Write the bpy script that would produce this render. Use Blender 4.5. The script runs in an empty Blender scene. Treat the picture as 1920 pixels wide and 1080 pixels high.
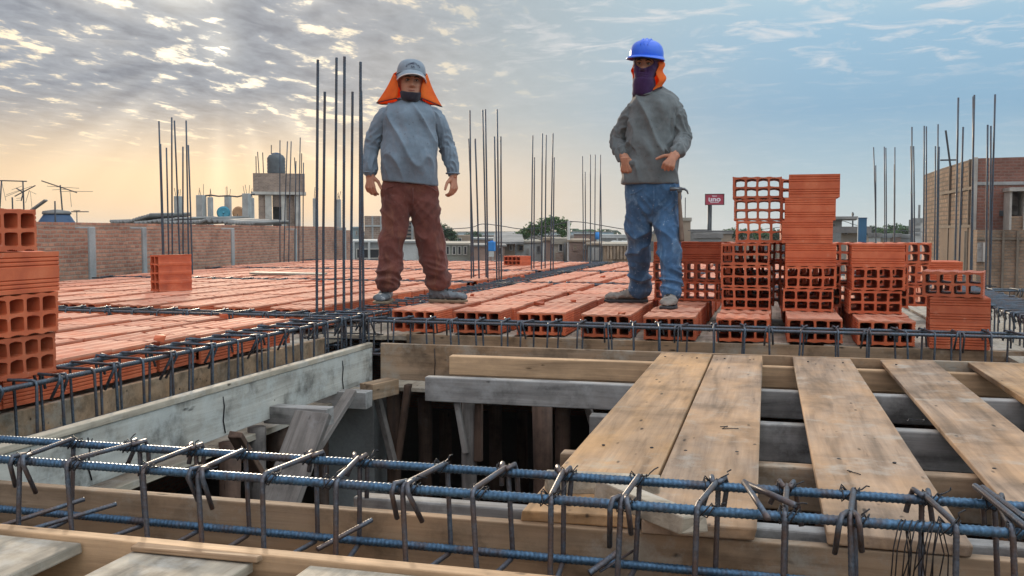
# Two bricklayers on a half-laid hollow-block roof slab at sunset.
SUN_E = 3.0
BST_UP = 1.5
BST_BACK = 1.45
EXPO = 0.12
import bpy, bmesh, math, random
from mathutils import Vector, Matrix, noise
rnd = random.Random(7)
scn = bpy.context.scene
COL = scn.collection
R = math.radians
# ---------------------------------------------------------------- camera numbers (slab axes: X along the front beam, Y back, Z up)
CZ = 0.64
F_PX, HOR, VPX = 1800.0, 435.0, 1440.0
PITCH = math.atan((540 - HOR) / F_PX)
YAW = math.atan((VPX - 960) * math.cos(PITCH) / F_PX)
_fw = Vector((-math.sin(YAW) * math.cos(PITCH), math.cos(YAW) * math.cos(PITCH), -math.sin(PITCH)))
_rt = Vector((math.cos(YAW), math.sin(YAW), 0))
_up = _rt.cross(_fw)
CAM = Vector((0, 0, CZ))
def ray(x, y): return _fw + _rt * ((x - 960) / F_PX) - _up * ((y - 540) / F_PX)
def uz(x, y, z):
    d = ray(x, y); return CAM + d * ((z - CZ) / d.z)
def uy(x, y, Y):
    d = ray(x, y); return CAM + d * (Y / d.y)
def ud(x, y, D):
    return CAM + ray(x, y) * D
def depth(p): return (Vector(p) - CAM).dot(_fw)
# ---------------------------------------------------------------- object helpers
def link(o, parent=None):
    COL.objects.link(o)
    if parent is not None: o.parent = parent
    return o
def tag(o, label=None, cat=None, group=None, kind=None):
    if label: o['label'] = label
    if cat: o['category'] = cat
    if group: o['group'] = group
    if kind: o['kind'] = kind
    return o
def thing(name, label, cat, loc=(0, 0, 0), rotz=0.0, group=None):
    o = bpy.data.objects.new(name, None); o.empty_display_size = .1
    link(o); o.location = loc; o.rotation_euler = (0, 0, rotz)
    return tag(o, label, cat, group)
def frame_of(d, up=Vector((0, 0, 1))):
    d = d.normalized()
    if abs(d.dot(up)) > .98: up = Vector((0, 1, 0)) if abs(d.y) < .9 else Vector((1, 0, 0))
    x = d.cross(up).normalized(); y = x.cross(d).normalized()
    return x, y
class MB:
    def __init__(s): s.v = []; s.f = []; s.m = []
    def add(s, vs, fs, mi=0):
        b = len(s.v); s.v += [Vector(v) for v in vs]
        s.f += [tuple(i + b for i in f) for f in fs]; s.m += [mi] * len(fs)
    def box(s, c, size, rot=None, mi=0, jit=0):
        c = Vector(c); hx, hy, hz = size[0] / 2, size[1] / 2, size[2] / 2
        vs = []
        for x, y, z in ((-1,-1,-1),(1,-1,-1),(1,1,-1),(-1,1,-1),(-1,-1,1),(1,-1,1),(1,1,1),(-1,1,1)):
            p = Vector((x * hx, y * hy, z * hz))
            if jit: p += Vector((rnd.uniform(-jit, jit), rnd.uniform(-jit, jit), rnd.uniform(-jit, jit)))
            if rot is not None: p = rot @ p
            vs.append(c + p)
        s.add(vs, [(0,3,2,1),(4,5,6,7),(0,1,5,4),(1,2,6,5),(2,3,7,6),(3,0,4,7)], mi)
    def b2(s, lo, hi, mi=0):
        s.box([(a + b) / 2 for a, b in zip(lo, hi)], [abs(b - a) for a, b in zip(lo, hi)], None, mi)
    def bar(s, p0, p1, w, h, up=Vector((0, 0, 1)), mi=0):
        p0, p1 = Vector(p0), Vector(p1); d = p1 - p0
        x, y = frame_of(d, up); L = d.length
        M = Matrix((x, d.normalized(), y)).transposed()
        s.box((p0 + p1) / 2, (w, L, h), M, mi)
    def tube(s, pts, r, n=8, closed=False, ribs=None, mi=0, caps=True):
        pts = [Vector(p) for p in pts]
        if ribs:
            pitch, amp = ribs; step = pitch / 4; q = []; ss = []; acc = 0
            for i in range(len(pts) - 1):
                L = (pts[i + 1] - pts[i]).length; k = max(1, round(L / step))
                for j in range(k): q.append(pts[i].lerp(pts[i + 1], j / k)); ss.append(acc + L * j / k)
                acc += L
            q.append(pts[-1]); ss.append(acc); pts = q
        N = len(pts); rr = r if isinstance(r, (list, tuple)) else [r] * N
        x = None; rings = []
        for i, p in enumerate(pts):
            if closed: d = pts[(i + 1) % N] - pts[i - 1]
            else: d = pts[min(i + 1, N - 1)] - pts[max(i - 1, 0)]
            if d.length < 1e-9: d = Vector((0, 0, 1))
            d.normalize()
            if x is None: x, y = frame_of(d)
            else:
                x = (x - d * x.dot(d)).normalized(); y = x.cross(d)
            ring = []
            for k in range(n):
                a = 2 * math.pi * k / n; rad = rr[i]
                if ribs: rad *= 1 + ribs[1] * max(0.0, math.cos(2 * math.pi * ss[i] / ribs[0] + (a if a < math.pi else 2 * math.pi - a) * 1.3))
                ring.append(p + x * (math.cos(a) * rad) + y * (math.sin(a) * rad))
            rings.append(ring)
        s.rings(rings, closed, caps, mi)
    def rings(s, rings, closed=False, caps=True, mi=0):
        n = len(rings[0]); N = len(rings); vs = [p for r_ in rings for p in r_]; fs = []
        for i in range(N if closed else N - 1):
            a, b = i * n, ((i + 1) % N) * n
            for k in range(n): fs.append((a + k, a + (k + 1) % n, b + (k + 1) % n, b + k))
        if caps and not closed:
            fs.append(tuple(range(n - 1, -1, -1))); fs.append(tuple(range((N - 1) * n, N * n)))
        s.add(vs, fs, mi)
    def lathe(s, prof, n=16, c=(0, 0, 0), mi=0, caps=True):
        c = Vector(c)
        s.rings([[c + Vector((r * math.cos(2 * math.pi * k / n), r * math.sin(2 * math.pi * k / n), z)) for k in range(n)] for r, z in prof], False, caps, mi)
    def mesh(s, name, mats, smooth=False):
        me = bpy.data.meshes.new(name); me.from_pydata(s.v, [], s.f)
        for m in (mats if isinstance(mats, (list, tuple)) else [mats]): me.materials.append(m)
        me.polygons.foreach_set('material_index', s.m)
        if smooth: me.polygons.foreach_set('use_smooth', [True] * len(me.polygons))
        me.update(); return me
    def build(s, name, mats, parent=None, smooth=False, bevel=0, loc=None):
        o = bpy.data.objects.new(name, s.mesh(name, mats, smooth)); link(o, parent)
        if loc is not None: o.location = loc
        if bevel:
            b = o.modifiers.new('bevel', 'BEVEL'); b.width = bevel; b.segments = 2; b.limit_method = 'ANGLE'
        return o
def recalc(me):
    bm = bmesh.new(); bm.from_mesh(me); bmesh.ops.recalc_face_normals(bm, faces=bm.faces); bm.to_mesh(me); bm.free()
def evaluated_mesh(o):
    dg = bpy.context.evaluated_depsgraph_get(); dg.update()
    return bpy.data.meshes.new_from_object(o.evaluated_get(dg), depsgraph=dg)
# ---------------------------------------------------------------- material helpers
def mat(name):
    m = bpy.data.materials.new(name); m.use_nodes = True; nt = m.node_tree
    return m, nt, nt.nodes['Principled BSDF']
def nd(nt, t, **kw):
    n = nt.nodes.new(t)
    for k, v in kw.items():
        if k.startswith('i_'):
            key = k[2:]; n.inputs[int(key) if key.isdigit() else key.replace('_', ' ')].default_value = v
        else: setattr(n, k, v)
    return n
def lk(nt, a, ao, b, bi): nt.links.new(a.outputs[ao], b.inputs[bi])
def ramp(nt, stops, interp='LINEAR'):
    n = nt.nodes.new('ShaderNodeValToRGB'); n.color_ramp.interpolation = interp; e = n.color_ramp.elements
    while len(e) < len(stops): e.new(.5)
    for el, (p, c) in zip(e, stops):
        el.position = p; el.color = (c, c, c, 1) if isinstance(c, (int, float)) else (*c, 1)
    return n
def mixc(nt, fac, a, b, mode='MIX'):
    """fac/a/b: value, colour tuple or (node, output)"""
    n = nt.nodes.new('ShaderNodeMix'); n.data_type = 'RGBA'; n.blend_type = mode; n.clamp_factor = True
    for v, i in ((fac, 0), (a, 6), (b, 7)):
        if isinstance(v, tuple) and hasattr(v[0], 'outputs'): nt.links.new(v[0].outputs[v[1]], n.inputs[i])
        elif isinstance(v, (int, float)): n.inputs[i].default_value = v if i == 0 else (v, v, v, 1)
        else: n.inputs[i].default_value = (*v, 1)
    return (n, 2)
def mth(nt, op, a, b=0.0, c=0.0, clamp=False):
    n = nt.nodes.new('ShaderNodeMath'); n.operation = op; n.use_clamp = clamp
    for i, v in enumerate((a, b, c)):
        if isinstance(v, tuple): nt.links.new(v[0].outputs[v[1]], n.inputs[i])
        else: n.inputs[i].default_value = v
    return (n, 0)
def coords(nt, scale=(1, 1, 1), kind='Object', rand=0.0):
    tc = nd(nt, 'ShaderNodeTexCoord'); mp = nd(nt, 'ShaderNodeMapping'); lk(nt, tc, kind, mp, 'Vector'); mp.inputs['Scale'].default_value = scale
    if rand:
        oi = nd(nt, 'ShaderNodeObjectInfo'); cx = nd(nt, 'ShaderNodeCombineXYZ')
        v = mth(nt, 'MULTIPLY', (oi, 'Random'), rand)
        for i in range(3): nt.links.new(v[0].outputs[0], cx.inputs[i])
        lk(nt, cx, 0, mp, 'Location')
    return mp
def noise_n(nt, vec, scale, detail=4, rough=.55, dist=0.0):
    n = nd(nt, 'ShaderNodeTexNoise', i_Scale=scale, i_Detail=detail, i_Roughness=rough, i_Distortion=dist); lk(nt, vec, 0, n, 'Vector'); return n
def bump(nt, bsdf, h, strength=.3, dist=.01):
    b = nd(nt, 'ShaderNodeBump', i_Strength=strength, i_Distance=dist)
    nt.links.new(h[0].outputs[h[1]], b.inputs['Height']); lk(nt, b, 0, bsdf, 'Normal'); return b
def setc(nt, bsdf, c, inp='Base Color'): nt.links.new(c[0].outputs[c[1]], bsdf.inputs[inp])
def plain(name, c, rough=.7, metal=0.0, var=.25, scale=8, bmp=.15, spec=.3):
    """colour with blotchy variation and a fine grain"""
    m, nt, b = mat(name); v = coords(nt, rand=9.0); n = noise_n(nt, v, scale, 6, .65)
    r = ramp(nt, [(.3, tuple(x * (1 - var) for x in c)), (.7, tuple(min(1, x * (1 + var)) for x in c))]); lk(nt, n, 0, r, 0); lk(nt, r, 0, b, 'Base Color')
    b.inputs['Roughness'].default_value = rough; b.inputs['Metallic'].default_value = metal; b.inputs['Specular IOR Level'].default_value = spec
    if bmp:
        n2 = noise_n(nt, v, scale * 9, 3); bump(nt, b, (n2, 0), bmp, .004)
    return m
def wood(name, c, dark, dust=None, dustamt=.0, axis=1, rough=.75, grain=1.0, stain=.36, warm=None):
    """sawn board: grain along the axis, knots, stains, dried cement dust"""
    m, nt, b = mat(name)
    sc = [20, 20, 20]; sc[axis] = .8
    v = coords(nt, tuple(sc), rand=40.0); v1 = coords(nt, (1, 1, 1), rand=40.0)
    g = noise_n(nt, v, 3.0 * grain, 6, .65, .6); big = noise_n(nt, v1, 3.6, 8, .68)
    sc2 = [5, 5, 5]; sc2[axis] = .5
    band = noise_n(nt, coords(nt, tuple(sc2), rand=40.0), 2.0, 3, .5, 1.5)
    r = ramp(nt, [(.22, dark), (.36, tuple(a * .7 + d * .3 for a, d in zip(c, dark))), (.52, c), (.8, tuple(min(1, x * 1.25) for x in c))]); lk(nt, g, 0, r, 0)
    r2 = ramp(nt, [(.3, .62), (.5, 1.0), (.75, 1.22)]); lk(nt, band, 0, r2, 0)
    col = mixc(nt, 1.0, (r, 0), (r2, 0), 'MULTIPLY')
    if warm:
        wn = noise_n(nt, coords(nt, (2.2, .7, 1) if axis == 1 else (.7, 2.2, 2.2), rand=70.0), 2.2, 4, .6); rw = ramp(nt, [(.42, 0.0), (.62, .6)]); lk(nt, wn, 0, rw, 0); col = mixc(nt, (rw, 0), col, mixc(nt, 1.0, warm, (r2, 0), 'MULTIPLY'))
    r3 = ramp(nt, [(.34, stain), (.5, 1.0), (.66, 1.2)]); lk(nt, big, 0, r3, 0)
    col = mixc(nt, .9, col, (r3, 0), 'MULTIPLY')
    # dark nicks and knots
    vo = nd(nt, 'ShaderNodeTexVoronoi', i_Scale=1.0); sc3 = [26, 26, 26]; sc3[axis] = 7
    mv = coords(nt, tuple(sc3), rand=40.0); lk(nt, mv, 0, vo, 'Vector')
    pick = noise_n(nt, v1, 9, 2); rp = ramp(nt, [(.50, 0.0), (.54, 1.0)]); lk(nt, pick, 0, rp, 0)
    rk = ramp(nt, [(.08, .9), (.18, 0.0)]); lk(nt, vo, 'Distance', rk, 0)
    k = mth(nt, 'MULTIPLY', (rp, 0), (rk, 0)); col = mixc(nt, k, col, tuple(x * .25 for x in dark))
    if dust:
        dn = noise_n(nt, v1, 5.0, 8, .7); rd = ramp(nt, [(.62 - dustamt * .4, 0.0), (.74 - dustamt * .3, 1.0)]); lk(nt, dn, 0, rd, 0)
        col = mixc(nt, mth(nt, 'MULTIPLY', (rd, 0), .75), col, dust)
    setc(nt, b, col); b.inputs['Roughness'].default_value = rough; b.inputs['Specular IOR Level'].default_value = .25
    h = mth(nt, 'SUBTRACT', (g, 0), mth(nt, 'MULTIPLY', k, .5)); bump(nt, b, h, .35, .004)
    return m
# ---------------------------------------------------------------- materials
def clay_mat(name='fired_clay', dusty=False):
    m, nt, b = mat(name); oi = nd(nt, 'ShaderNodeObjectInfo'); v = coords(nt, rand=30.0)
    n = noise_n(nt, v, 7, 6, .6); n2 = noise_n(nt, v, 60, 3)
    r = ramp(nt, [(.25, (.33, .062, .024)), (.5, (.46, .098, .036)), (.75, (.56, .155, .068))]); lk(nt, n, 0, r, 0)
    hs = nd(nt, 'ShaderNodeHueSaturation'); lk(nt, r, 0, hs, 'Color')
    a = mth(nt, 'MULTIPLY_ADD', (oi, 'Random'), .45, .78); nt.links.new(a[0].outputs[0], hs.inputs['Value'])
    rd = noise_n(nt, v, 22, 8, .75); rr = ramp(nt, [(.60, 0.0), (.72, 1.0)]); lk(nt, rd, 0, rr, 0)
    dust = mth(nt, 'MULTIPLY', (rr, 0), .5)
    if dusty:
        # trodden brick dust and cement on laid bricks; pallor also paints in sky-lit tops
        tcd = nd(nt, 'ShaderNodeTexCoord'); sz = nd(nt, 'ShaderNodeSeparateXYZ'); lk(nt, tcd, 'Object', sz, 0)
        top = mth(nt, 'MULTIPLY', mth(nt, 'SUBTRACT', (sz, 2), .126, clamp=True), 90.0, clamp=True)
        pn = noise_n(nt, v, 5, 7, .7); rp = ramp(nt, [(.32, .16), (.64, .75)]); lk(nt, pn, 0, rp, 0)
        dust = mth(nt, 'MAXIMUM', dust, mth(nt, 'MULTIPLY', top, (rp, 0)))
    col = mixc(nt, dust, (hs, 0), (.60, .335, .235)); setc(nt, b, col)
    b.inputs['Roughness'].default_value = .8 if dusty else .62; b.inputs['Specular IOR Level'].default_value = .35 if dusty else .45
    bump(nt, b, (n2, 0), .2, .002); return m
M_CLAY = clay_mat()
M_CLAYD = clay_mat('dusty_skylit_clay', True)
def steel_mat(name, c, rust, rustamt, rough=.42, metal=.75):
    m, nt, b = mat(name); v = coords(nt, kind='Object', rand=20.0); n = noise_n(nt, v, 14, 6, .65); n2 = noise_n(nt, v, 120, 2)
    r = ramp(nt, [(.35, tuple(x * .7 for x in c)), (.65, tuple(x * 1.3 for x in c))]); lk(nt, n2, 0, r, 0)
    rr = ramp(nt, [(.62 - rustamt * .45, 0.0), (.75 - rustamt * .3, 1.0)]); lk(nt, n, 0, rr, 0)
    setc(nt, b, mixc(nt, mth(nt, 'MULTIPLY', (rr, 0), .8), (r, 0), rust)); b.inputs['Metallic'].default_value = metal; b.inputs['Roughness'].default_value = rough
    bump(nt, b, (n2, 0), .2, .001); return m
M_BAR = steel_mat('ribbed_steel', (.058, .115, .185), (.085, .06, .05), .26, .42, .7)
M_STIR = steel_mat('stirrup_steel', (.085, .105, .135), (.11, .07, .055), .55, .46, .6)
M_BARFAR = steel_mat('dark_bar_steel', (.055, .075, .10), (.075, .055, .055), .4, .5, .55)
M_CAGEFAR = steel_mat('slab_cage_steel', (.075, .095, .12), (.09, .065, .06), .4, .48, .6)
M_WIRE = plain('annealed_wire', (.035, .032, .034), .5, .6, .3, 60, 0)
M_PLANK = wood('worn_plank_wood', (.31, .21, .142), (.14, .088, .058), (.40, .34, .28), .2, stain=.62, warm=(.42, .24, .12))
M_PLANK2 = wood('golden_plank_wood', (.345, .215, .125), (.16, .09, .05), (.40, .33, .25), .12, stain=.62, warm=(.47, .255, .105))
M_GREYW = wood('weathered_joist_wood', (.235, .215, .20), (.11, .092, .082), (.34, .325, .31), .35, axis=0)
M_GREYY = wood('weathered_board_wood', (.36, .30, .23), (.17, .13, .095), (.45, .41, .36), .28, axis=1, stain=.5)
M_BROWNX = wood('brown_form_wood', (.27, .185, .12), (.10, .062, .038), (.34, .30, .245), .24, axis=0, warm=(.33, .19, .10))
M_PALEX = wood('fresh_batten_wood', (.50, .315, .18), (.29, .17, .09), None, 0, axis=0, stain=.8)
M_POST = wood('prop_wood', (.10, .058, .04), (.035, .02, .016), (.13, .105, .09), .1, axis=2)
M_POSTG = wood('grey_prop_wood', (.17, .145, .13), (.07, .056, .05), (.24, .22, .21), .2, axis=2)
M_PAINT = wood('cement_dusted_board', (.375, .345, .30), (.19, .165, .135), (.46, .45, .415), .45, axis=1, rough=.85, grain=.8, stain=.24)
def concrete(name, c, scale=2.5):
    m, nt, b = mat(name); v = coords(nt, rand=9.0); n = noise_n(nt, v, scale, 8, .65); n2 = noise_n(nt, v, scale * 22, 4, .6)
    r = ramp(nt, [(.3, tuple(x * .68 for x in c)), (.55, c), (.75, tuple(min(1, x * 1.2) for x in c))]); lk(nt, n, 0, r, 0)
    r2 = ramp(nt, [(.3, .8), (.6, 1.0)]); lk(nt, n2, 0, r2, 0); setc(nt, b, mixc(nt, .7, (r, 0), (r2, 0), 'MULTIPLY'))
    b.inputs['Roughness'].default_value = .9; bump(nt, b, (n2, 0), .3, .01); return m
M_CONC = concrete('raw_concrete', (.33, .33, .32))
M_CONCL = concrete('pale_concrete', (.42, .39, .35))
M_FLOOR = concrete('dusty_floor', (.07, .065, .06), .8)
def brickwall(name, c1, c2, mortar, sx=1.0, vert=True, msize=.02):
    """coursed masonry mapped on the wall's own length (object X) and height (object Z)"""
    m, nt, b = mat(name); tc = nd(nt, 'ShaderNodeTexCoord'); sp = nd(nt, 'ShaderNodeSeparateXYZ'); lk(nt, tc, 'Object', sp, 0)
    cx = nd(nt, 'ShaderNodeCombineXYZ'); u = mth(nt, 'ADD', (sp, 0), (sp, 1)); nt.links.new(u[0].outputs[0], cx.inputs[0]); lk(nt, sp, 2, cx, 1)
    wob = noise_n(nt, cx, 5, 2); wv = nd(nt, 'ShaderNodeVectorMath', operation='MULTIPLY_ADD'); lk(nt, wob, 'Color', wv, 0); wv.inputs[1].default_value = (.03, .03, 0); lk(nt, cx, 0, wv, 2)
    br = nd(nt, 'ShaderNodeTexBrick', i_Scale=1.0, offset=.5); lk(nt, wv, 0, br, 'Vector')
    br.inputs['Color1'].default_value = (*c1, 1); br.inputs['Color2'].default_value = (*c2, 1); br.inputs['Mortar'].default_value = (*mortar, 1)
    br.inputs['Mortar Size'].default_value = msize; br.inputs['Brick Width'].default_value = .25 * sx; br.inputs['Row Height'].default_value = .105 * sx; br.inputs['Mortar Smooth'].default_value = .3; br.inputs['Bias'].default_value = 0
    n = noise_n(nt, cx, 1.3, 8, .7); r = ramp(nt, [(.3, .45), (.5, 1.0), (.72, 1.4)]); lk(nt, n, 0, r, 0)
    n3 = noise_n(nt, cx, 9, 6, .7); rs = ramp(nt, [(.58, 0.0), (.68, 1.0)]); lk(nt, n3, 0, rs, 0)
    col = mixc(nt, .85, (br, 0), (r, 0), 'MULTIPLY'); col = mixc(nt, mth(nt, 'MULTIPLY', (rs, 0), .55), col, mortar); setc(nt, b, col)
    b.inputs['Roughness'].default_value = .9; h = mth(nt, 'ADD', mth(nt, 'MULTIPLY', (br, 1), -1.0), mth(nt, 'MULTIPLY', (n3, 0), .6)); bump(nt, b, h, .5, .02); return m
M_WALLB = brickwall('rough_red_masonry', (.29, .11, .068), (.44, .21, .13), (.30, .20, .145), .44, True, .010)
M_WALLT = brickwall('tan_masonry', (.23, .145, .095), (.28, .185, .12), (.20, .15, .11), .5, True, .010)
M_WALLD = brickwall('dark_red_masonry', (.17, .07, .05), (.22, .095, .07), (.20, .12, .095), .5, True, .010)
M_WALLG = brickwall('grey_brown_masonry', (.20, .135, .10), (.27, .19, .145), (.28, .22, .18), .8, True, .012)
# ================================================================ THE SITE
# ---------------------------------------------------------------- hollow clay ceiling brick, holes along local Y, base at z=0
BW, BH, BL = 0.302, 0.141, 0.30
def brick_mesh(seed, notch=False, m=None):
    q = random.Random(seed); W, H = BW / 2, BH
    def grooved(a, b, nrm, bands, depth, wav):
        if wav == 0:
            L = (b - a).length; out = []
            for u in (0, .09, .115, .14, .19, .215, .24, .29, .315, .34, .63, .655, .68, .73, .755, .78, .83, .855, .88): out.append(a.lerp(b, u) - nrm * (depth if round(u, 3) in (.115, .215, .315, .655, .755, .855) else 0))
            return out
        out = []; L = (b - a).length; t = (b - a) / L; n = int(L / .0046)
        for i in range(n):
            u = i / n; p = a + t * (L * u); inb = any(lo < u < hi for lo, hi in bands)
            d = depth if (inb and i % 2) else 0
            d += wav * (.5 - .5 * math.cos(u * 2 * math.pi * (4 if L > .2 else 1)))
            out.append(p - nrm * d)
        return out
    V2 = lambda x, y: Vector((x, y))
    sideb = [(.10, .34), (.62, .88)]; topb = [(.04, .2), (.29, .46), (.54, .7), (.79, .96)]
    j = lambda s_: q.uniform(-s_, s_)
    c = [V2(-W + j(.002), j(.001)), V2(W + j(.002), j(.001)), V2(W + j(.003), H + j(.002)), V2(-W + j(.003), H + j(.002))]
    pts = grooved(c[0], c[1], V2(0, -1), topb, (.0010 if m else .0030), .0045 * q.uniform(.5, 1.2)) + grooved(c[1], c[2], V2(1, 0), sideb, .0048, 0) \
        + grooved(c[2], c[3], V2(0, 1), topb, (.0010 if m else .0030), .0050 * q.uniform(.3, 1.2)) + grooved(c[3], c[0], V2(-1, 0), sideb, .0048, 0)
    cu = bpy.data.curves.new('tmp', 'CURVE'); cu.dimensions = '2D'; cu.fill_mode = 'BOTH'; cu.extrude = BL / 2
    def spl(ps):
        sp = cu.splines.new('POLY'); sp.points.add(len(ps) - 1); sp.use_cyclic_u = True
        for k, p in enumerate(ps): sp.points[k].co = (p.x, p.y, 0, 1)
    spl(pts)
    web = .0132; nx = 4; xs = [-W + web + i * (2 * W - web) / nx for i in range(nx + 1)]
    ys = [web + .003, H / 2 + web / 2, H - .002 + web * .0]; wob = [[V2(j(.0022), j(.0022)) for _ in range(3)] for _ in range(nx + 1)]
    hh = [(web + .004, H / 2 - web / 2), (H / 2 + web / 2, H - web - .003)]
    arch = q.uniform(-.002, .004)
    for i in range(nx):
        for k in range(2):
            x0, x1 = xs[i], xs[i + 1] - web; y0, y1 = hh[k]; ps = []
            cs = [V2(x0, y0) + wob[i][k], V2(x1, y0) + wob[i + 1][k], V2(x1, y1) + wob[i + 1][k + 1], V2(x0, y1) + wob[i][k + 1]]
            for m_ in range(4):
                a, b = cs[m_], cs[(m_ + 1) % 4]
                for t in (.1, .5, .9):
                    p = a.lerp(b, t)
                    if t == .5 and m_ in (0, 2): p.y += arch * (1 if m_ == 2 else -.3)
                    ps.append(p)
            spl(ps)
    o = bpy.data.objects.new('tmp', cu); COL.objects.link(o); me = evaluated_mesh(o); bpy.data.objects.remove(o)
    me.transform(Matrix.Rotation(R(90), 4, 'X')); me.name = 'hollow_brick_%d' % seed
    if notch:
        for v in me.vertices:
            if v.co.x > W - .05 and v.co.y < -BL / 2 + .001 and v.co.z > H - .05: v.co.y += .02 * (v.co.x - W + .05) / .05
    me.materials.clear(); me.materials.append(m or M_CLAY); me.polygons.foreach_set('use_smooth', [False] * len(me.polygons)); me.update(); return me
BRICKS = [brick_mesh(i) for i in range(6)]
LAID = [brick_mesh(10 + i, False, M_CLAYD) for i in range(6)]
NB = [0]
def brick(x, y, z, rz=0.0, label=None, group=None, up=None, tilt=(0, 0), pool=None):
    """x,y = centre of the footprint"""
    o = bpy.data.objects.new('hollow_brick', (pool or BRICKS)[NB[0] * 7 % 6]); NB[0] += 1; COL.objects.link(o)
    if up == 'end':      # standing on its 0.14 m side edge, the 0.30 m face upright
        o.matrix_world = Matrix.Translation((x, y, z + BW / 2)) @ Matrix.Rotation(rz, 4, 'Z') @ Matrix.Rotation(R(90), 4, 'Y') @ Matrix.Translation((0, 0, -BH / 2))
    else:
        o.location = (x, y, z); o.rotation_euler = (tilt[0], tilt[1], rz)
    return tag(o, label, 'brick', group)
# ---------------------------------------------------------------- layout of the slab: bays of brick rows between the beams
C1Y0, C1Y1 = 5.35, 5.55
wallx = lambda Y: -7.45 - (Y - 8.6) * .136
bays = []      # (x of left edges, y0, y1, name)
RX = [-2.30, -1.90, -1.50, -1.09, -.70, -.28, .115, .50, .92]
ORD = ['first', 'second', 'third', 'fourth', 'fifth', 'sixth', 'seventh', 'eighth', 'ninth', 'tenth', 'eleventh', 'twelfth', 'thirteenth', 'fourteenth']
cand = []
def row(x0, y0, y1, lab, rot=0.0, front_lab=None, skip=None):
    y = y0; k = 0
    while y + BL <= y1 + .02:
        xx = x0 + BW / 2 + rnd.uniform(-.012, .012) + (y - y0) * rot; z = .003 + rnd.uniform(0, .007)
        if skip is None or not skip(xx, y + BL / 2):
            cand.append((xx, y + BL / 2, z, rnd.uniform(-.022, .022) + rot * -1.0, front_lab if (k == 0 and front_lab) else lab, lab))
        y += BL + rnd.uniform(.002, .013); k += 1
front_names = 0 and ['narrow gap row beside the corner bars, under the maroon-trousered man\'s right boot', 'row just right of the boot of the man in maroon trousers',
 'third row right of the corner column bars', 'row under the long boot that points sideways', 'row under the boot that points at the camera',
 'row in front of the see-through brick stack', 'row in front of the stack with striped bricks on top', 'row in front of the stack left of the corner pile', '']
fl = ['brick at the front of the row under the sideways boot in maroon trousers', 'brick at the front of the first row right of the maroon-trousered man',
 'brick at the front of the row midway between the two men', 'brick at the row front under the sideways boot below jeans',
 'brick at the row front under the camera-facing boot below jeans', 'brick at the row front before the stack topped by see-through bricks',
 'brick at the row front before the tallest stack with striped sides', 'brick at the row front beside the three-brick corner pile']
rl = ['brick further back in the row under the sideways boot in maroon trousers', 'brick further back in the first row right of the maroon-trousered man',
 'brick further back in the row midway between the two men', 'brick further back in the row under the sideways boot below jeans',
 'brick further back in the row under the camera-facing boot below jeans', 'brick further back in the row that carries the see-through stack',
 'brick further back in the row that carries the tallest stack', 'brick further back in the row beside the corner pile']
for i, x in enumerate(RX[:8]): row(x, 5.70 + rnd.uniform(-.02, .03), 9.1, rl[i], 0.0, fl[i])
for i, x in enumerate(RX[:8]): row(x - .02, 9.42, 11.95, 'orange brick in the second bay behind the men, %s row from the bar line' % ORD[i])
for i, x in enumerate(RX[:8]): row(x - .04, 12.32, 15.7, 'orange brick in the third bay behind the men, %s row from the bar line' % ORD[i])
for i in range(11):
    xr = -2.62 - i * .405
    row(xr - BW, 1.30, 5.18 + rnd.uniform(-.02, .03), 'orange brick in the near left bay, %s row from the left rebar cage' % ORD[i], -.012)
for (y0, y1, nm) in ((5.66, 9.1, 'left bay behind the corner column'), (9.42, 11.95, 'left bay at mid depth'), (12.32, 15.7, 'farthest left bay')):
    for i in range(16):
        xr = -2.86 - i * .405
        if xr - BW < wallx(y0) + .1: break
        row(xr - BW, y0, y1, 'orange brick in the %s, %s row from the bar line' % (nm, ORD[min(i, 13)]), 0.0, None, lambda X, Y: X - .2 < wallx(Y) + .12)
def score(c):
    p = Vector((c[0], c[1], .14)); d = depth(p)
    if d < .5: return 0
    v = p - CAM; px = 960 + F_PX * v.dot(_rt) / d; py = 540 - F_PX * v.dot(_up) / d
    if px < -60 or px > 1980 or py > 1150: return 1e-6 if -1500 < px < 2600 else 0
    return 1 / d ** 2
cand.sort(key=score, reverse=True)
KEEP = 232
for c in cand[:KEEP]:
    if score(c) > 0: brick(c[0], c[1], c[2], c[3], c[4], 'laid ' + c[5].replace('brick ', 'bricks ', 1).replace('further back ', ''), None, (rnd.uniform(-.006, .006), rnd.uniform(-.01, .01)), LAID)
# the many far ones: one merged sheet of rows
def merged_bricks(name, lst):
    bm = bmesh.new()
    for k, c in enumerate(lst):
        tmp = bmesh.new(); tmp.from_mesh(LAID[k % 6]); tmp.transform(Matrix.Translation(c[:3]) @ Matrix.Rotation(c[3], 4, 'Z'))
        m_ = bpy.data.meshes.new('t'); tmp.to_mesh(m_); tmp.free(); bm.from_mesh(m_); bpy.data.meshes.remove(m_)
    me = bpy.data.meshes.new(name); bm.to_mesh(me); bm.free(); me.materials.append(M_CLAYD)
    return link(bpy.data.objects.new(name, me))
tag(merged_bricks('far_brick_rows', [c for c in cand[KEEP:] if score(c) > 0]), 'distant rows of orange hollow bricks laid across the back of the slab', 'brick rows', None, 'stuff')
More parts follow.
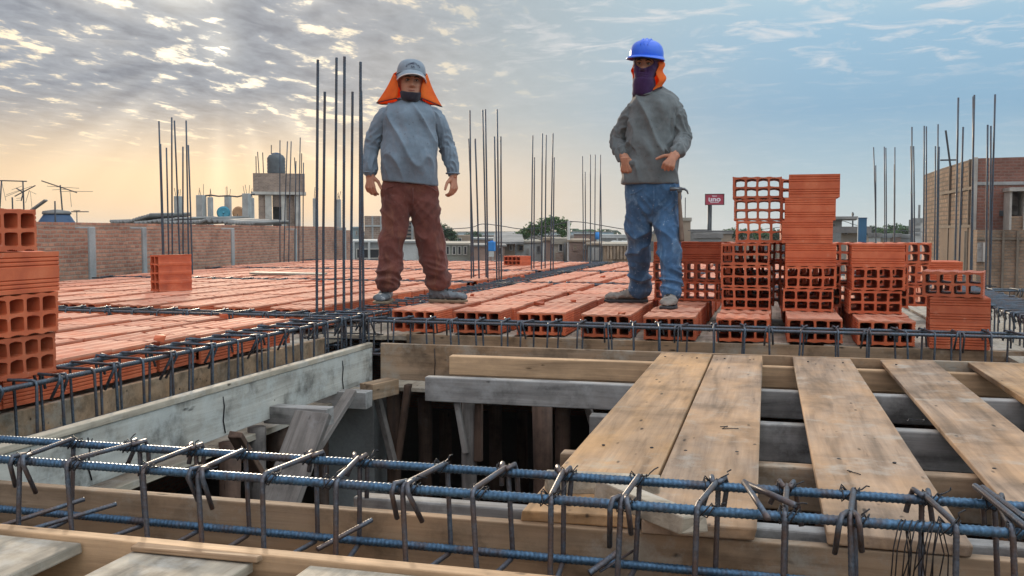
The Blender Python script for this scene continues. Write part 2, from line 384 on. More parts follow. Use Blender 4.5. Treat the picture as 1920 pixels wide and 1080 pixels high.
# ---------------------------------------------------------------- deck boards under the bricks
d = MB()
for lo, hi in (((-7.2, 1.2, -.05), (-2.62, 17, -.024)), ((-2.36, 5.72, -.05), (1.25, 17, -.024)), ((-2.62, 5.7, -.05), (-2.36, 17, -.024)), ((1.25, 5.3, -.05), (2.05, 17, -.026))):
    d.b2(lo, hi)
tag(d.build('formwork_deck', M_GREYY), 'grey boards of the formwork deck under the brick rows', 'formwork', None, 'structure')
gapx = [-1.99, -1.60, -1.19, -.79, -.38, .02, .42, .835, 1.26]
for i, x in enumerate(gapx):
    b = MB(); b.box((0, 1.7, -.012), (.20, 3.4, .022), None, 0, .002)
    o = b.build('deck_board', M_GREYY, None, False, .003, (x + rnd.uniform(-.01, .01), 5.70 + rnd.uniform(-.02, .02), 0)); o.rotation_euler.z = rnd.uniform(-.006, .006)
    tag(o, ('pale cement-dusted board under the gap %s' % ['by the sideways boot in maroon trousers', 'between the two front brick rows left of centre', 'before the middle of the two men', 'left of the sideways boot below jeans',
        'between the two boots below jeans', 'left of the see-through brick stack', 'between the see-through stack and the tallest stack', 'left of the three-brick corner pile', 'right of the three-brick corner pile'][i]), 'board', 'deck boards under the brick rows')
# ---------------------------------------------------------------- rebar cages
def stirrup(mb, P, w, h, r, ribs=None, front=True, hook=.075, seed=0):
    """closed rectangular tie in the local x-z plane centred on P (top edge), with two bent tails"""
    q = random.Random(seed); e = .012
    x0, x1 = -w / 2 - e, w / 2 + e; z1, z0 = e, -h - e; c = .014
    s_ = -1 if front else 1
    pts = []
    def corner(x, z, sx, sz, last=False):
        return [(x - sx * c, z), (x - sx * c * .3, z - sz * c * .3), (x, z - sz * c)]
    loop = [(x1 * .0, z0)]
    seq = [(x0, z0, -1, -1), (x0, z1, -1, 1), (x1, z1, 1, 1), (x1, z0, 1, -1)]
    P2 = []
    P2 += [(0, z0), (x0 + c, z0), (x0 + c * .3, z0 + c * .3), (x0, z0 + c), (x0, z1 - c), (x0 + c * .3, z1 - c * .3), (x0 + c, z1), (x1 - c, z1), (x1 - c * .3, z1 - c * .3), (x1, z1 - c), (x1, z0 + c), (x1 - c * .3, z0 + c * .3), (x1 - c, z0), (0, z0)]
    sk = q.uniform(-.012, .012)
    path = [P(x, z, sk * (z / h)) for x, z in P2]
    mb.tube(path, r, 7, False, ribs)
    X = x0 if front else x1; a = q.uniform(-.2, .2)
    for k, off in enumerate((.013, -.015)):
        L = hook * q.uniform(.75, 1.25)
        if front and k == 1: L *= .5
        sx = -1 if X < 0 else 1
        t = [P(X - sx * .03, z1 + .001, off * .4), P(X + sx * .006, z1 + .004, off), P(X + sx * .010, z1 - .014, off * 1.3), P(X - sx * (.0 + .35 * L * (.3 if front else 1)), z1 - .012 - L * .9, off * (1.5 + a) + q.uniform(-.012, .012))]
        mb.tube(t, r, 7, False, None)
def cage(name, label, A, B, w, top, h, stir, rb, rs, mats, ribs=None, sribs=None, hook=.075, nlong=2, wires=False, seed=1, group=None, fr=None):
    """A->B horizontal centre line; stirrup distances along it"""
    A, B = Vector(A), Vector(B); dirv = (B - A).normalized(); side = Vector((dirv.y, -dirv.x, 0)); L = (B - A).length
    t = thing(name, label, 'rebar cage', A, 0, group); q = random.Random(seed)
    def Q(s_, x, z): return dirv * s_ + side * x + Vector((0, 0, top + z))
    for x in (-w / 2, w / 2):
        for z in (0, -h):
            m = MB(); xo = q.uniform(-.003, .003)
            n = 6 if not ribs else 2
            m.tube([Q(L * i / (n - 1), x + xo, z + q.uniform(-.002, .002)) for i in range(n)], rb, 10 if ribs else 8, False, ribs)
            m.build('longitudinal_bar', mats[0], t, True)
    for i, s_ in enumerate(stir):
        m = MB(); front = (i % 3 != 1) if fr is None else fr(i)
        tw = q.uniform(-.018, .018)
        stirrup(m, lambda x, z, off=0, s_=s_, tw=tw: Q(s_ + off + tw * x / w * 2, x, z), w, h, rs, sribs, front, hook, seed * 100 + i)
        m.build('stirrup', mats[1], t, True)
        if wires:
            for x in (-w / 2, w / 2):
                m = MB(); cw = .0016
                for k in range(2):
                    c0 = [Q(s_ + .018 * math.cos(a) + .004 * k, x + .014 * math.sin(a), .004 + .015 * math.sin(a * 2 + k)) for a in [j * math.pi / 4 for j in range(8)]]
                    m.tube(c0, cw, 5, True)
                e = [Q(s_ + .012, x + .008, .014)]
                for j in range(4): e.append(e[-1] + Vector((q.uniform(-.004, .014), q.uniform(-.004, .012), q.uniform(-.004, .009))))
                m.tube(e, cw, 5)
                m.build('tie_wire', M_WIRE, t, True)
    return t
# foreground cage (C3)
sx3 = [37, 146, 274, 375, 506, 619, 770, 897, 1027, 1170, 1322, 1475, 1606, 1776, 1905]
st3 = sorted([uy(x, 870 + .073 * x, 1.865).x + 2.6 for x in sx3] + [.3, .48])
c3 = cage('rebar_cage', 'ribbed blue-grey rebar cage crossing the foreground from edge to edge', (-2.6, 1.955, 0), (1.1, 1.965, 0), .19, .10, .185, st3, .0092, .0057, (M_BAR, M_STIR), (.0105, .16), (.008, .10), .085, wires=True, seed=3, fr=lambda i: i % 3 != 2)
# front beam of the slab (C1)
q = random.Random(11)
def spaced(a, b, step, qq): 
    out = []; s_ = a
    while s_ < b: out.append(s_); s_ += step * qq.uniform(.85, 1.15)
    return out
cage('rebar_cage', 'long rebar cage in front of the brick row ends, at the feet of both men', (-2.55, 5.45, 0), (2.3, 5.45, 0), .20, .105, .20, spaced(.1, 4.8, .155, q), .0085, .0055, (M_CAGEFAR, M_CAGEFAR), (.014, .14), None, .08, seed=4, fr=lambda i: i % 3 != 1)
# left beam (C2)
cage('rebar_cage', 'rebar cage running back along the left beam beside the pale cement-coated board', (-2.43, .9, 0), (-2.43, 5.6, 0), .20, .14, .23, spaced(.1, 4.6, .155, q), .0085, .0055, (M_CAGEFAR, M_CAGEFAR), (.013, .14), None, .085, seed=5, fr=lambda i: i % 2 == 0)
# its continuation between the men and the column bars (C4)
cage('rebar_cage', 'low rebar cage running back from the corner bars past the maroon-trousered man', (-2.57, 5.75, 0), (-2.78, 16.6, 0), .24, .112, .20, spaced(.1, 10.8, .2, q), .008, .0046, (M_CAGEFAR, M_CAGEFAR), None, None, .06, seed=6)
# beams across
cage('rebar_cage', 'low rebar cage between the near left bay and the bricks behind it', (-7.1, 5.42, 0), (-2.6, 5.45, 0), .18, .125, .20, spaced(.1, 4.4, .18, q), .008, .005, (M_CAGEFAR, M_CAGEFAR), None, None, .06, seed=7)
for (y, g, xl) in ((9.26, 'second column line', -7.3), (12.13, 'third column line', -7.7), (16.0, 'rear slab edge', -8.2)):
    for a, b, sd in ((xl, -2.9, 'left'), (-2.6, 2.2, 'right')):
        cage('rebar_cage', 'thin dark rebar cage in the slab gap at the %s, %s' % (g, 'wall side' if sd == 'left' else 'brick stack side'), (a, y, 0), (b, y, 0), .2, .13, .2, spaced(.1, b - a, .2, q), .008, .0055, (M_CAGEFAR, M_CAGEFAR), None, None, .05, seed=int(y * 7) + len(sd))
cage('rebar_cage', 'dense rebar cage beyond the three-brick corner pile', (1.62, 5.3, 0), (1.62, 13.5, 0), .34, .14, .24, spaced(.3, 8.0, .12, q), .009, .006, (M_CAGEFAR, M_CAGEFAR), None, None, .08, seed=9)
# ---------------------------------------------------------------- column starter bars
def column_bars(label, x, y, bars, zb=-.25, r=.009, ties=(.0,), ribs=None, mat_=M_BARFAR, w=.26):
    """bars: (dx, dy, ztop, lean x, lean y)"""
    t = thing('column_bars', label, 'column bars', (x, y, 0), 0, 'starter bars of the columns')
    for dx, dy, zt, lx, ly in bars:
        m = MB(); n = 6; m.tube([(dx + lx * (i / (n - 1)) ** 1.5, dy + ly * i / (n - 1), zb + (zt - zb) * i / (n - 1)) for i in range(n)] if not ribs else [(dx, dy, zb), (dx + lx * .35, dy + ly * .5, (zb + zt) / 2), (dx + lx, dy + ly, zt)], r, 8, False, ribs)
        m.build('bar', mat_, t, True)
    xs = [b[0] for b in bars]; ys = [b[1] for b in bars]; e = .012
    for z in ties:
        m = MB(); x0, x1, y0, y1 = min(xs) - e, max(xs) + e, min(ys) - e, max(ys) + e
        m.tube([(x0, y0, z), (x1, y0, z + .004), (x1, y1, z), (x0, y1, z - .003)], .005, 6, True); m.build('tie', M_CAGEFAR, t, True)
    return t
def col_at(px_list, y, label, zl, **kw):
    """bars whose bases stand at the given pixel columns"""
    n = len(px_list); P = [uy(p[0], 500, y + p[1]).x for p in px_list]; cx = sum(P) / n
    bars = []
    for X, p in zip(P, px_list):
        top = uy(p[2], p[3], y + p[1]); bars.append((X - cx, p[1], top.z, (top.x - X), 0))
    return column_bars(label, cx, y, bars, **kw)
# (x at slab, depth offset, x at top, y at top) in the photograph's pixels
col_at([(592, -.10, 596, 112), (604, .16, 609, 172), (627, .2, 631, 108), (643, -.12, 646, 106), (657, .18, 661, 172), (674, -.12, 676, 116), (681, .12, 677, 170)], 5.55,
       'tall ribbed starter bars of the corner column, left of the man in maroon trousers', 0, r=.0085, ribs=(.016, .13), ties=(-.12, -.02, .06, .12), mat_=M_BARFAR)
col_at([(884, -.14, 881, 207), (889, .1, 879, 260), (899, -.1, 891, 260), (912, .15, 905, 206), (915, -.1, 910, 205), (932, -.12, 927, 256), (936, .1, 932, 205), (940, .14, 939, 256)], 9.9,
       'dark starter bars standing just right of the maroon-trousered man', 0, ties=(.0, .12))
col_at([(996, -.12, 999, 254), (1001, .1, 1002, 295), (1015, -.1, 1017, 250), (1022, .14, 1024, 253), (1032, -.12, 1037, 250), (1037, .1, 1039, 295)], 12.6,
       'middle set of dark starter bars in front of the green tree', 0, ties=(.12,))
col_at([(1094, -.12, 1092, 293), (1098, .1, 1097, 322), (1107, -.1, 1107, 290), (1115, .14, 1116, 290), (1124, -.12, 1126, 290), (1128, .1, 1126, 325)], 16.6,
       'smallest set of dark starter bars left of the man in jeans', 0, ties=(.12,))
col_at([(306, -.12, 298, 227), (308, .1, 301, 270), (317, .12, 312, 277), (323, -.12, 322, 220), (338, -.1, 327, 226), (343, .1, 343, 275), (354, -.12, 349, 226), (361, .12, 353, 272)], 9.7,
       'dark starter bars in front of the left masonry wall', 0, ties=(.12,))
col_at([(525, -.1, 525, 263), (532, .1, 539, 265), (541, -.1, 546, 265), (553, .12, 555, 302), (560, .1, 563, 258), (568, -.1, 569, 305)], 14.3,
       'dark starter bars in front of the far brick water tower', 0, ties=(.12,))
col_at([(1643, -.12, 1638, 276), (1642, .1, 1642, 310), (1659, -.12, 1658, 275), (1662, .1, 1661, 277), (1677, -.1, 1678, 276), (1676, .12, 1677, 308)], 16.4,
       'starter bars on the right beside the blue steel box', 0, ties=(.12,))
col_at([(1708, -.12, 1710, 238), (1712, .1, 1708, 274), (1715, .12, 1713, 274), (1731, -.12, 1733, 236), (1736, .1, 1737, 237), (1756, -.12, 1759, 233), (1752, .1, 1754, 274), (1758, .12, 1761, 275)], 13.3,
       'starter bars left of the tan masonry building corner', 0, ties=(.12,))
col_at([(1791, -.12, 1797, 183), (1798, .1, 1806, 238), (1820, -.12, 1827, 178), (1823, .1, 1825, 181), (1849, -.12, 1852, 234), (1856, .1, 1858, 236), (1857, -.1, 1866, 177)], 10.1,
       'tall starter bars in front of the tan masonry building', 0, ties=(.12,))
# ---------------------------------------------------------------- form boards round the open bay
def board(name, lo, hi, m, label, cat='board', group=None, bev=.003, jit=.002):
    c = [(a + b) / 2 for a, b in zip(lo, hi)]; b = MB(); b.box((0, 0, 0), [abs(b_ - a) for a, b_ in zip(lo, hi)], None, 0, jit)
    o = b.build(name, m, None, False, bev, c); return tag(o, label, cat, group)
lb = thing('form_board', 'long pale cement-coated form board along the left side of the open bay', 'form board', (-2.215, 3.0, -.11))
b = MB(); b.box((0, 0, -.012), (.026, 4.26, .196), None, 0, .002); b.build('face_board', M_PAINT, lb, False, .003)
b = MB(); b.box((.002, 0, .099), (.034, 4.26, .026), None, 0, .002); b.build('top_strip', M_GREYY, lb, False, .003)
for yy, ll in ((.55, .14), (1.72, .17), (-.28, .12)):
    b = MB(); b.tube([(.015, yy, .06), (.017, yy + .006, .02), (.017, yy - .004, -.04), (.016, yy + .012, -.04 - ll * .4)], .0028, 5); b.build('hanging_wire', M_WIRE, lb, True)
bb = thing('form_board', 'brown stained form board across the back of the open bay', 'form board', (-.2, 5.14, -.105))
b = MB(); b.box((.05, .0, 0), (4.0, .026, .21), None, 0, .002); b.build('face_board', M_BROWNX, bb, False, .003)
b = MB()
for xx in (-1.62, -.35): b.tube([(xx, -.015, .085), (xx + .004, -.016, 0), (xx - .002, -.016, -.09)], .0022, 5)
b.build('tie_wire', M_WIRE, bb, True)
board('form_board', (-2.2, 5.665, -.26), (2.2, 5.69, -.003), M_BROWNX, 'brown form board below the front ends of the brick rows', 'form board')
board('form_board', (-2.60, 1.2, -.27), (-2.575, 5.3, .001), M_BROWNX, 'stained brown form board under the near left brick row', 'form board')
board('form_board', (-2.58, 1.2, -.30), (-2.23, 5.2, -.272), M_GREYY, 'grey bottom board of the left beam under its rebar cage', 'form board')
board('form_board', (-2.2, 5.16, -.28), (2.2, 5.66, -.255), M_GREYY, 'grey bottom board of the front beam under its rebar cage', 'form board')
nb_ = board('form_board', (-2.6, 2.105, -.30), (1.6, 2.132, -.028), M_BROWNX, 'mottled form board just behind the foreground rebar cage', 'form board'); nb_.rotation_euler.z = R(.6)
b = board('form_board', (-2.6, 1.765, -.16), (.9, 1.800, -.030), M_PALEX, 'clean light timber board in front of the foreground rebar cage', 'form board')
b = board('form_board', (-2.6, 1.80, -.30), (1.6, 2.10, -.272), M_BROWNX, 'brown bottom board under the foreground rebar cage', 'form board')
# joists across the bay
JO = [(4.90, -1.655, 2.2, .105, M_PALEX, 'light brown joist farthest back in the open bay'), (4.15, -1.525, 2.2, .115, M_GREYW, 'weathered grey joist with a free end over the dark void'),
      (3.42, -.62, 2.2, .13, M_GREYW, 'grey joist in the middle of the gaps between the planks'), (2.81, -.60, 2.2, .13, M_BROWNX, 'dark brown joist nearest the foreground between the planks'), (2.2, -1.0, 2.2, .09, M_GREYW, 'grey batten behind the mottled board under the plank ends')]
for y, x0, x1, h, m, l in JO:
    o = board('joist', (x0, y, -.027 - h), (x1, y + .055, -.027), m, l, 'joist', 'joists of the open bay', .005); o.rotation_euler.z = R(rnd.uniform(-.3, .3))
# planks over the joists
PL = [(-.541, -.272, 2.12, 5.125, M_PLANK2, 'golden wide plank leftmost over the open bay'), (-.266, -.016, 2.10, 5.10, M_PLANK, 'wide plank butted against the golden plank'),
      (.128, .415, 2.11, 5.13, M_PLANK, 'wide plank with a long split at its near end, standing alone mid-bay'), (.556, .80, 2.11, 5.115, M_PLANK, 'plank with a rough pale edge, between the split plank and the last one'), (.962, 1.25, 2.12, 5.13, M_PLANK2, 'plank cut off by the right edge of the picture')]
for x0, x1, y0, y1, m, l in PL:
    o = board('plank', (x0, y0, -.0255), (x1, y1, 0), m, l, 'plank', 'planks over the open bay', .004, .004)
# planks below the camera
for pa, pb, l in (((-160, 995), (165, 1012), 'grey dusty plank end in the bottom left corner'), ((262, 1025), (490, 1040), 'grey plank end with a chipped rim at the bottom'), ((598, 1046), (862, 1062), 'pale whitish plank end at the bottom edge')):
    board('plank', (uz(*pa, -.04).x, -.5, -.066), (uz(*pb, -.04).x, 1.757, -.04), M_GREYY, l, 'plank', 'planks nearest the camera', .004, .004)
board('batten', (uz(262, 1025, -.04).x, 1.735, -.039), (uz(490, 1040, -.04).x + .02, 1.76, -.028), M_BROWNX, 'thin reddish strip along the end of the middle near plank', 'batten')
for k, (y0, l) in enumerate(((1.50, 'light joist crossing under the near plank ends'), (.95, 'light joist under the near planks at the bottom edge'))):
    board('joist', (-2.4, y0, -.18), (.9, y0 + .06, -.068), M_PALEX, l, 'joist', 'joists below the camera', .005)
# offcut, short bars and wire lying about
o = board('wood_offcut', (-.11, -.035, -.02), (.11, .035, .02), M_GREYY, 'whitish timber offcut lying on the golden plank ends', 'offcut', None, .004, .008); p = uz(1215, 948, .022); o.location = p; o.rotation_euler = (0, 0, R(-48)); o.scale = (1.5, 1, 1)
o = board('wood_offcut', (-.14, -.03, -.02), (.14, .03, .02), M_GREYY, 'thin pale offcut wedged beside the golden plank near its end', 'offcut', None, .004, .006); o.location = uz(1130, 905, .02); o.rotation_euler = (0, 0, R(12))
def loose_bar(pts, r, label, m=M_STIR, ribs=(.008, .1)):
    b = MB(); b.tube(pts, r, 8, False, ribs); return tag(b.build('loose_bar', m, None, True), label, 'steel bar', 'short loose bars in the foreground cage')
Z3 = .122
loose_bar([uz(1562, 1010, Z3 - .01).lerp(uz(1490, 945, Z3), t) if 0 else uz(1490 - 95 * t, 947 - 42 * t, Z3 + .004) for t in (0, 1)], .0066, 'bent plain bar lying across the foreground cage, its thick end on top', M_STIR, None)
loose_bar([uz(1395, 903, Z3 + .016), uz(1440, 972, Z3 + .002)], .0056, 'thin plain bar crossing under the bent bar on the foreground cage', M_STIR, None)
loose_bar([uz(1828, 911, Z3 + .008), uz(1925, 990, Z3)], .006, 'smooth short bar at the right end of the foreground cage, left of its pair', M_STIR)
loose_bar([uz(1842, 914, Z3 + .008), uz(1940, 985, Z3)], .006, 'smooth short bar at the right end of the foreground cage, right of its pair', M_STIR)
loose_bar([uz(-60, 1006, -.06), uz(158, 936, -.03)], .0056, 'ribbed short bar inside the cage at the left edge', M_STIR)
loose_bar([uz(60, 992, -.06), uz(218, 945, -.035)], .0056, 'ribbed short bar inside the cage, reaching past the second stirrup', M_STIR)
loose_bar([uz(595, 1030, -.07), uz(697, 975, -.04)], .0056, 'ribbed short bar poking up near the middle of the foreground cage', M_STIR)
loose_bar([uz(1105, 1075, -.085), uz(1158, 1036, -.05)], .007, 'stub of bar with a wire twist near the bottom edge', M_STIR)
loose_bar([uz(1125, 1072, -.085), uz(1190, 1031, -.06)], .003, 'thin nail-like rod beside the bar stub at the bottom edge', M_STIR, None)
b = MB(); y_ = 1.865; q = random.Random(5)
for k in range(8):
    xa = uy(1676 + k * 11 + q.uniform(-3, 3), 980, y_).x; xb = xa + q.uniform(-.012, .012); L = q.uniform(.10, .17)
    b.tube([(xa - .008, y_ - .012, .1 - L), (xa - .002, y_ - .013, .06), (xa + .006, y_ - .011, .104), (xa + .012, y_, .112), (xb + .014, y_ + .011, .104), (xb + .008 + q.uniform(0, .02), y_ + .013, .05), (xb + q.uniform(0, .03), y_ + .012, .1 - L * q.uniform(.8, 1.1))], .0013, 5)
tag(b.build('wire_bundle', M_WIRE, None, True), 'bundle of thin black tie wires hung over the foreground cage on the right', 'wire bundle')
# ---------------------------------------------------------------- timber props and braces in the void, concrete column, storey below
ZF = -2.65
def prop(px, py, Y, label, r=.05, m=M_POST, bend=0.0, zb=ZF):
    p = uy(px, py, Y); t = MB(); n = 9
    t.tube([(bend * math.sin(i / 8 * 3) + rnd.uniform(-.004, .004), rnd.uniform(-.004, .004), -(p.z - zb) * i / 8) for i in range(n)], [r * (1 + rnd.uniform(-.07, .07)) for _ in range(n)], 9)
    return tag(t.build('timber_prop', m, None, True, 0, p), label, 'prop', 'timber props under the formwork')
def brace(a, b_, w, h, label, m=M_POSTG, name='timber_brace'):
    a, b_ = Vector(a), Vector(b_); t = MB(); L = (a - b_).length
    t.box((0, 0, 0), (w, h, L), None, 0, .004); o = t.build(name, m, None, False, .004, (a + b_) / 2)
    o.rotation_mode = 'QUATERNION'; o.rotation_quaternion = (a - b_).to_track_quat('Z', 'Y'); return tag(o, label, 'brace', 'braces and studs under the formwork')
b = MB(); b.box((0, 0, 0), (.36, .34, 2.35), None, 0, .002); cc = b.build('concrete_column', M_CONC, None, False, .006, (-2.40, 5.36, ZF + 1.175)); tag(cc, 'square concrete column under the corner of the open bay', 'column')
o = board('joist', (-.12, -.045, -.045), (.12, .045, .045), M_BROWNX, 'short timber cross head under the back board, its end grain showing', 'joist'); o.location = uy(712, 729, 5.0); o.rotation_euler.z = R(75)
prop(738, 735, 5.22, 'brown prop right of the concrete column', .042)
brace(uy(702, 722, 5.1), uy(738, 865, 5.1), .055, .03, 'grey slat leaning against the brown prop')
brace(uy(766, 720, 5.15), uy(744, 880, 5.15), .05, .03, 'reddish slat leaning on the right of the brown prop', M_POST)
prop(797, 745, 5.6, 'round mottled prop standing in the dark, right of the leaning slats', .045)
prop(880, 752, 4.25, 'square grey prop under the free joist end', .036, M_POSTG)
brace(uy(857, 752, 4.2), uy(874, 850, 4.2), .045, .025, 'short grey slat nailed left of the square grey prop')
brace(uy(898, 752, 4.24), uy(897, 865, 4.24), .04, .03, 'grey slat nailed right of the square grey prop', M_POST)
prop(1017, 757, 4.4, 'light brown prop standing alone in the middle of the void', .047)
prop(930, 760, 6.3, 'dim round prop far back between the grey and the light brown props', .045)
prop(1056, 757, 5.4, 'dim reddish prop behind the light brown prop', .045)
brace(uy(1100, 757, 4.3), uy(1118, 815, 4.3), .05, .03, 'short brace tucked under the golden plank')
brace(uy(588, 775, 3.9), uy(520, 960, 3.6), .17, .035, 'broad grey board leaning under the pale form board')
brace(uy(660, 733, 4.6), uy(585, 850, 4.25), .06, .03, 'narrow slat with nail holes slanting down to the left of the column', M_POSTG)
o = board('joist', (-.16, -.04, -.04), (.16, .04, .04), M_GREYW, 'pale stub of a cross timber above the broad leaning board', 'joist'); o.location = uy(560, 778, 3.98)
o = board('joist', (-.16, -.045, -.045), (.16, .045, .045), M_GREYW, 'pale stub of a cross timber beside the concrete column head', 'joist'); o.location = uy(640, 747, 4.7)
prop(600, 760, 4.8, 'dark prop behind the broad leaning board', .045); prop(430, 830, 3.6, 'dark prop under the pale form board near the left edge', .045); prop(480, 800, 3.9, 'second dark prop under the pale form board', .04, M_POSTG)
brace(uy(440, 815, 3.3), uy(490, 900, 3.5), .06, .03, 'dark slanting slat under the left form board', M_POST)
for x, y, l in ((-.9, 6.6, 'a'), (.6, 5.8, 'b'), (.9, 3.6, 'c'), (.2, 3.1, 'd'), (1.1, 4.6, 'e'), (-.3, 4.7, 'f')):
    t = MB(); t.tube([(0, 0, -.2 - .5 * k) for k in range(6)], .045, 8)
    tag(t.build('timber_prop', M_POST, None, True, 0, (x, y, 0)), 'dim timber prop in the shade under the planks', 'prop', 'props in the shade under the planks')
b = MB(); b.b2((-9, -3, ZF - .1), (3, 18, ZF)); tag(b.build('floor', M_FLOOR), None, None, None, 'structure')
for lo, hi, l in (((-7.35, -3, ZF), (-7.2, 17, -.3), 'left'), ((2.05, -3, ZF), (2.2, 17, -.3), 'right'), ((-7.2, 16.8, ZF), (2.05, 16.95, -.3), 'rear'), ((-7.2, -3, ZF), (2.05, -2.85, -.3), 'front')):
    b = MB(); b.b2(lo, hi); tag(b.build('lower_wall', M_WALLB), 'red masonry wall of the storey below, %s side' % l, 'wall')
b = MB(); b.b2((-7.2, -3, -.32), (-2.62, 1.2, -.29)); b.b2((1.3, -3, -.32), (2.05, 17, -.303)); b.b2((-2.62, -3, -.32), (2.05, 1.75, -.30)); tag(b.build('lower_ceiling', M_GREYY), None, None, None, 'structure')
# ---------------------------------------------------------------- stacked bricks
def stack_brick(x0, y0, z, rz, label, group, side=False, up=None):
    """x0: left edge, y0: front face"""
    o = brick(x0 + BW / 2, y0 + BL / 2, z, rz + (R(90) if side else 0) + rnd.uniform(-.02, .02), label, group, up); return o
z0 = .147
def xat(px, Y): return uy(px, 500, Y).x
POS = ['bottom', 'second from the bottom', 'third from the bottom', 'fourth from the bottom', 'fifth from the bottom', 'topmost']
# stack 1: three hole-facing, then three see-through
Y1 = 6.22
for k in range(3): stack_brick(xat((1354, 1352, 1350)[k], Y1), Y1, z0 + k * BH, 0, 'hole-facing brick, %s of the three under the see-through bricks' % ['lowest', 'middle one', 'uppermost'][k], 'bricks stacked on the right')
Y1b = 6.36
for k in range(3): stack_brick(xat((1378, 1374, 1372)[k], Y1b), Y1b, z0 + (3 + k) * BH, 0, 'see-through brick with sky in its holes, %s of three' % ['lowest', 'middle one', 'uppermost'][k], 'bricks stacked on the right')
Y2 = 6.2
for k in range(6):
    stack_brick(xat((1469, 1472, 1472, 1465, 1470, 1477)[k], Y2), Y2, z0 + k * BH, 0, ('hole-facing brick, %s of the tallest stack' if k < 2 else 'striped side-on brick, %s in the tallest stack') % POS[k], 'bricks stacked on the right', k >= 2)
Y3 = 6.12
for k in range(3):
    stack_brick(xat((1592, 1597, 1597)[k], Y3), Y3, z0 + k * BH, 0, ['hole-facing brick, bottom of the stack between tallest stack and corner pile', 'hole-facing brick, middle of the stack between tallest stack and corner pile', 'striped side-on brick on top of the stack between tallest stack and corner pile'][k], 'bricks stacked on the right', k == 2)
# corner pile on the board
P0 = uz(1748, 655, .0)
for k in range(3):
    o = stack_brick(P0.x + (.0, .0, -.02)[k], P0.y + .02, .002 + k * BH, (R(-4), R(-5), R(-13))[k], ['striped side-on brick at the bottom of the corner pile', 'striped side-on brick in the middle of the corner pile', 'hole-facing brick on top of the corner pile'][k], 'bricks of the corner pile', k < 2)
# second rank, seen through the gaps
YB = 6.98
for px, n, topside, nm in ((1224, 3, True, 'directly behind the legs of the man in jeans'), (1283, 3, True, 'just right of the legs of the man in jeans'), (1343, 3, False, 'between the striped brick and the see-through stack'), (1425, 3, False, 'behind the gap left of the tallest stack'), (1548, 3, False, 'behind the gap right of the tallest stack'), (1652, 3, False, 'behind the right shoulder of the third stack')):
    yb = YB + rnd.uniform(-.1, .1) - (.25 if px == 1652 else 0)
    for k in range(n):
        stack_brick(xat(px + rnd.uniform(-4, 4), yb), yb, z0 + k * BH, 0, '%s brick %s, %s' % ('striped' if (topside and k == n - 1) else 'hole-facing', nm, ['lowest of three', 'middle of three', 'top of three'][k]), 'second rank of stacked bricks', topside and k == n - 1)
YC = 7.4
for k in range(2): stack_brick(xat(1720, YC), YC, z0 + k * BH, 0, ['hole-facing brick low behind the corner pile', 'striped brick showing just above the corner pile'][k], 'second rank of stacked bricks', k == 1)
for k in range(3): stack_brick(xat(1462, 6.62), 6.62, z0 + (3 + k) * BH, 0, 'sliver of a hole-facing brick between the see-through and tallest stacks, %s' % ['lowest', 'middle', 'top'][k], 'second rank of stacked bricks')
for k in range(3): stack_brick(xat(1462, 6.62), 6.62, z0 + k * BH, 0, 'dark brick hidden low between the see-through and tallest stacks, %s' % ['lowest', 'middle', 'top'][k], 'second rank of stacked bricks')
for px, n_, nm in ((1366, 3, 'behind the stack under the see-through bricks'), (1488, 2, 'behind the foot of the tallest stack'), (1612, 2, 'behind the foot of the third stack')):
    for k in range(n_): stack_brick(xat(px, 6.60), 6.60 + .02 * k, z0 + k * BH, 0, 'dark brick glimpsed through the holes %s, %s' % (nm, ['lowest', 'next one up', 'upper'][k]), 'second rank of stacked bricks')
# left-edge pile, squared up with the slab
c0 = uz(106, 697, .147)
for k in range(4):
    side = k == 2
    brick(c0.x - BL / 2 + (0, .004, .002, .0)[k], c0.y - BW / 2 + (0, .012, .025, -.075)[k], .147 + k * (BH + .002), (0 if side else R(90)) + R((1, -1.5, 1.0, -1)[k]), ['hole-facing brick at the bottom of the left-edge pile', 'hole-facing brick second from the bottom of the left-edge pile', 'striped side-on brick third up in the left-edge pile', 'hole-facing brick on top of the left-edge pile'][k], 'bricks piled at the left edge')
# single bricks
p = uz(296, 547, .147); brick(p.x + .02, p.y + .16, .147, R(-25), 'single brick standing on edge before the left masonry wall', 'single bricks lying on the slab', 'end')
p = uz(966, 498, .147); brick(p.x, p.y + .15, .147, R(-20), 'single brick lying on the slab between the bar groups, holes to the left', 'single bricks lying on the slab')
p = uz(532, 516, .147); o = board('clay_tile', (-.42, -.14, -.012), (.42, .14, .012), M_GREYY, 'pale loose board lying on the far bricks near the wall', 'board'); o.location = (p.x, p.y + .12, .162); o.rotation_euler = (0, R(1), YAW); o.name = 'loose_board'
p = uz(1010, 573, .147); b = MB(); b.box((0, 0, .012), (.06, .05, .024), None, 0, .008); tag(b.build('brick_chip', M_CLAY, None, False, .003, p), 'small broken brick chip on the row midway between the men', 'brick chip')

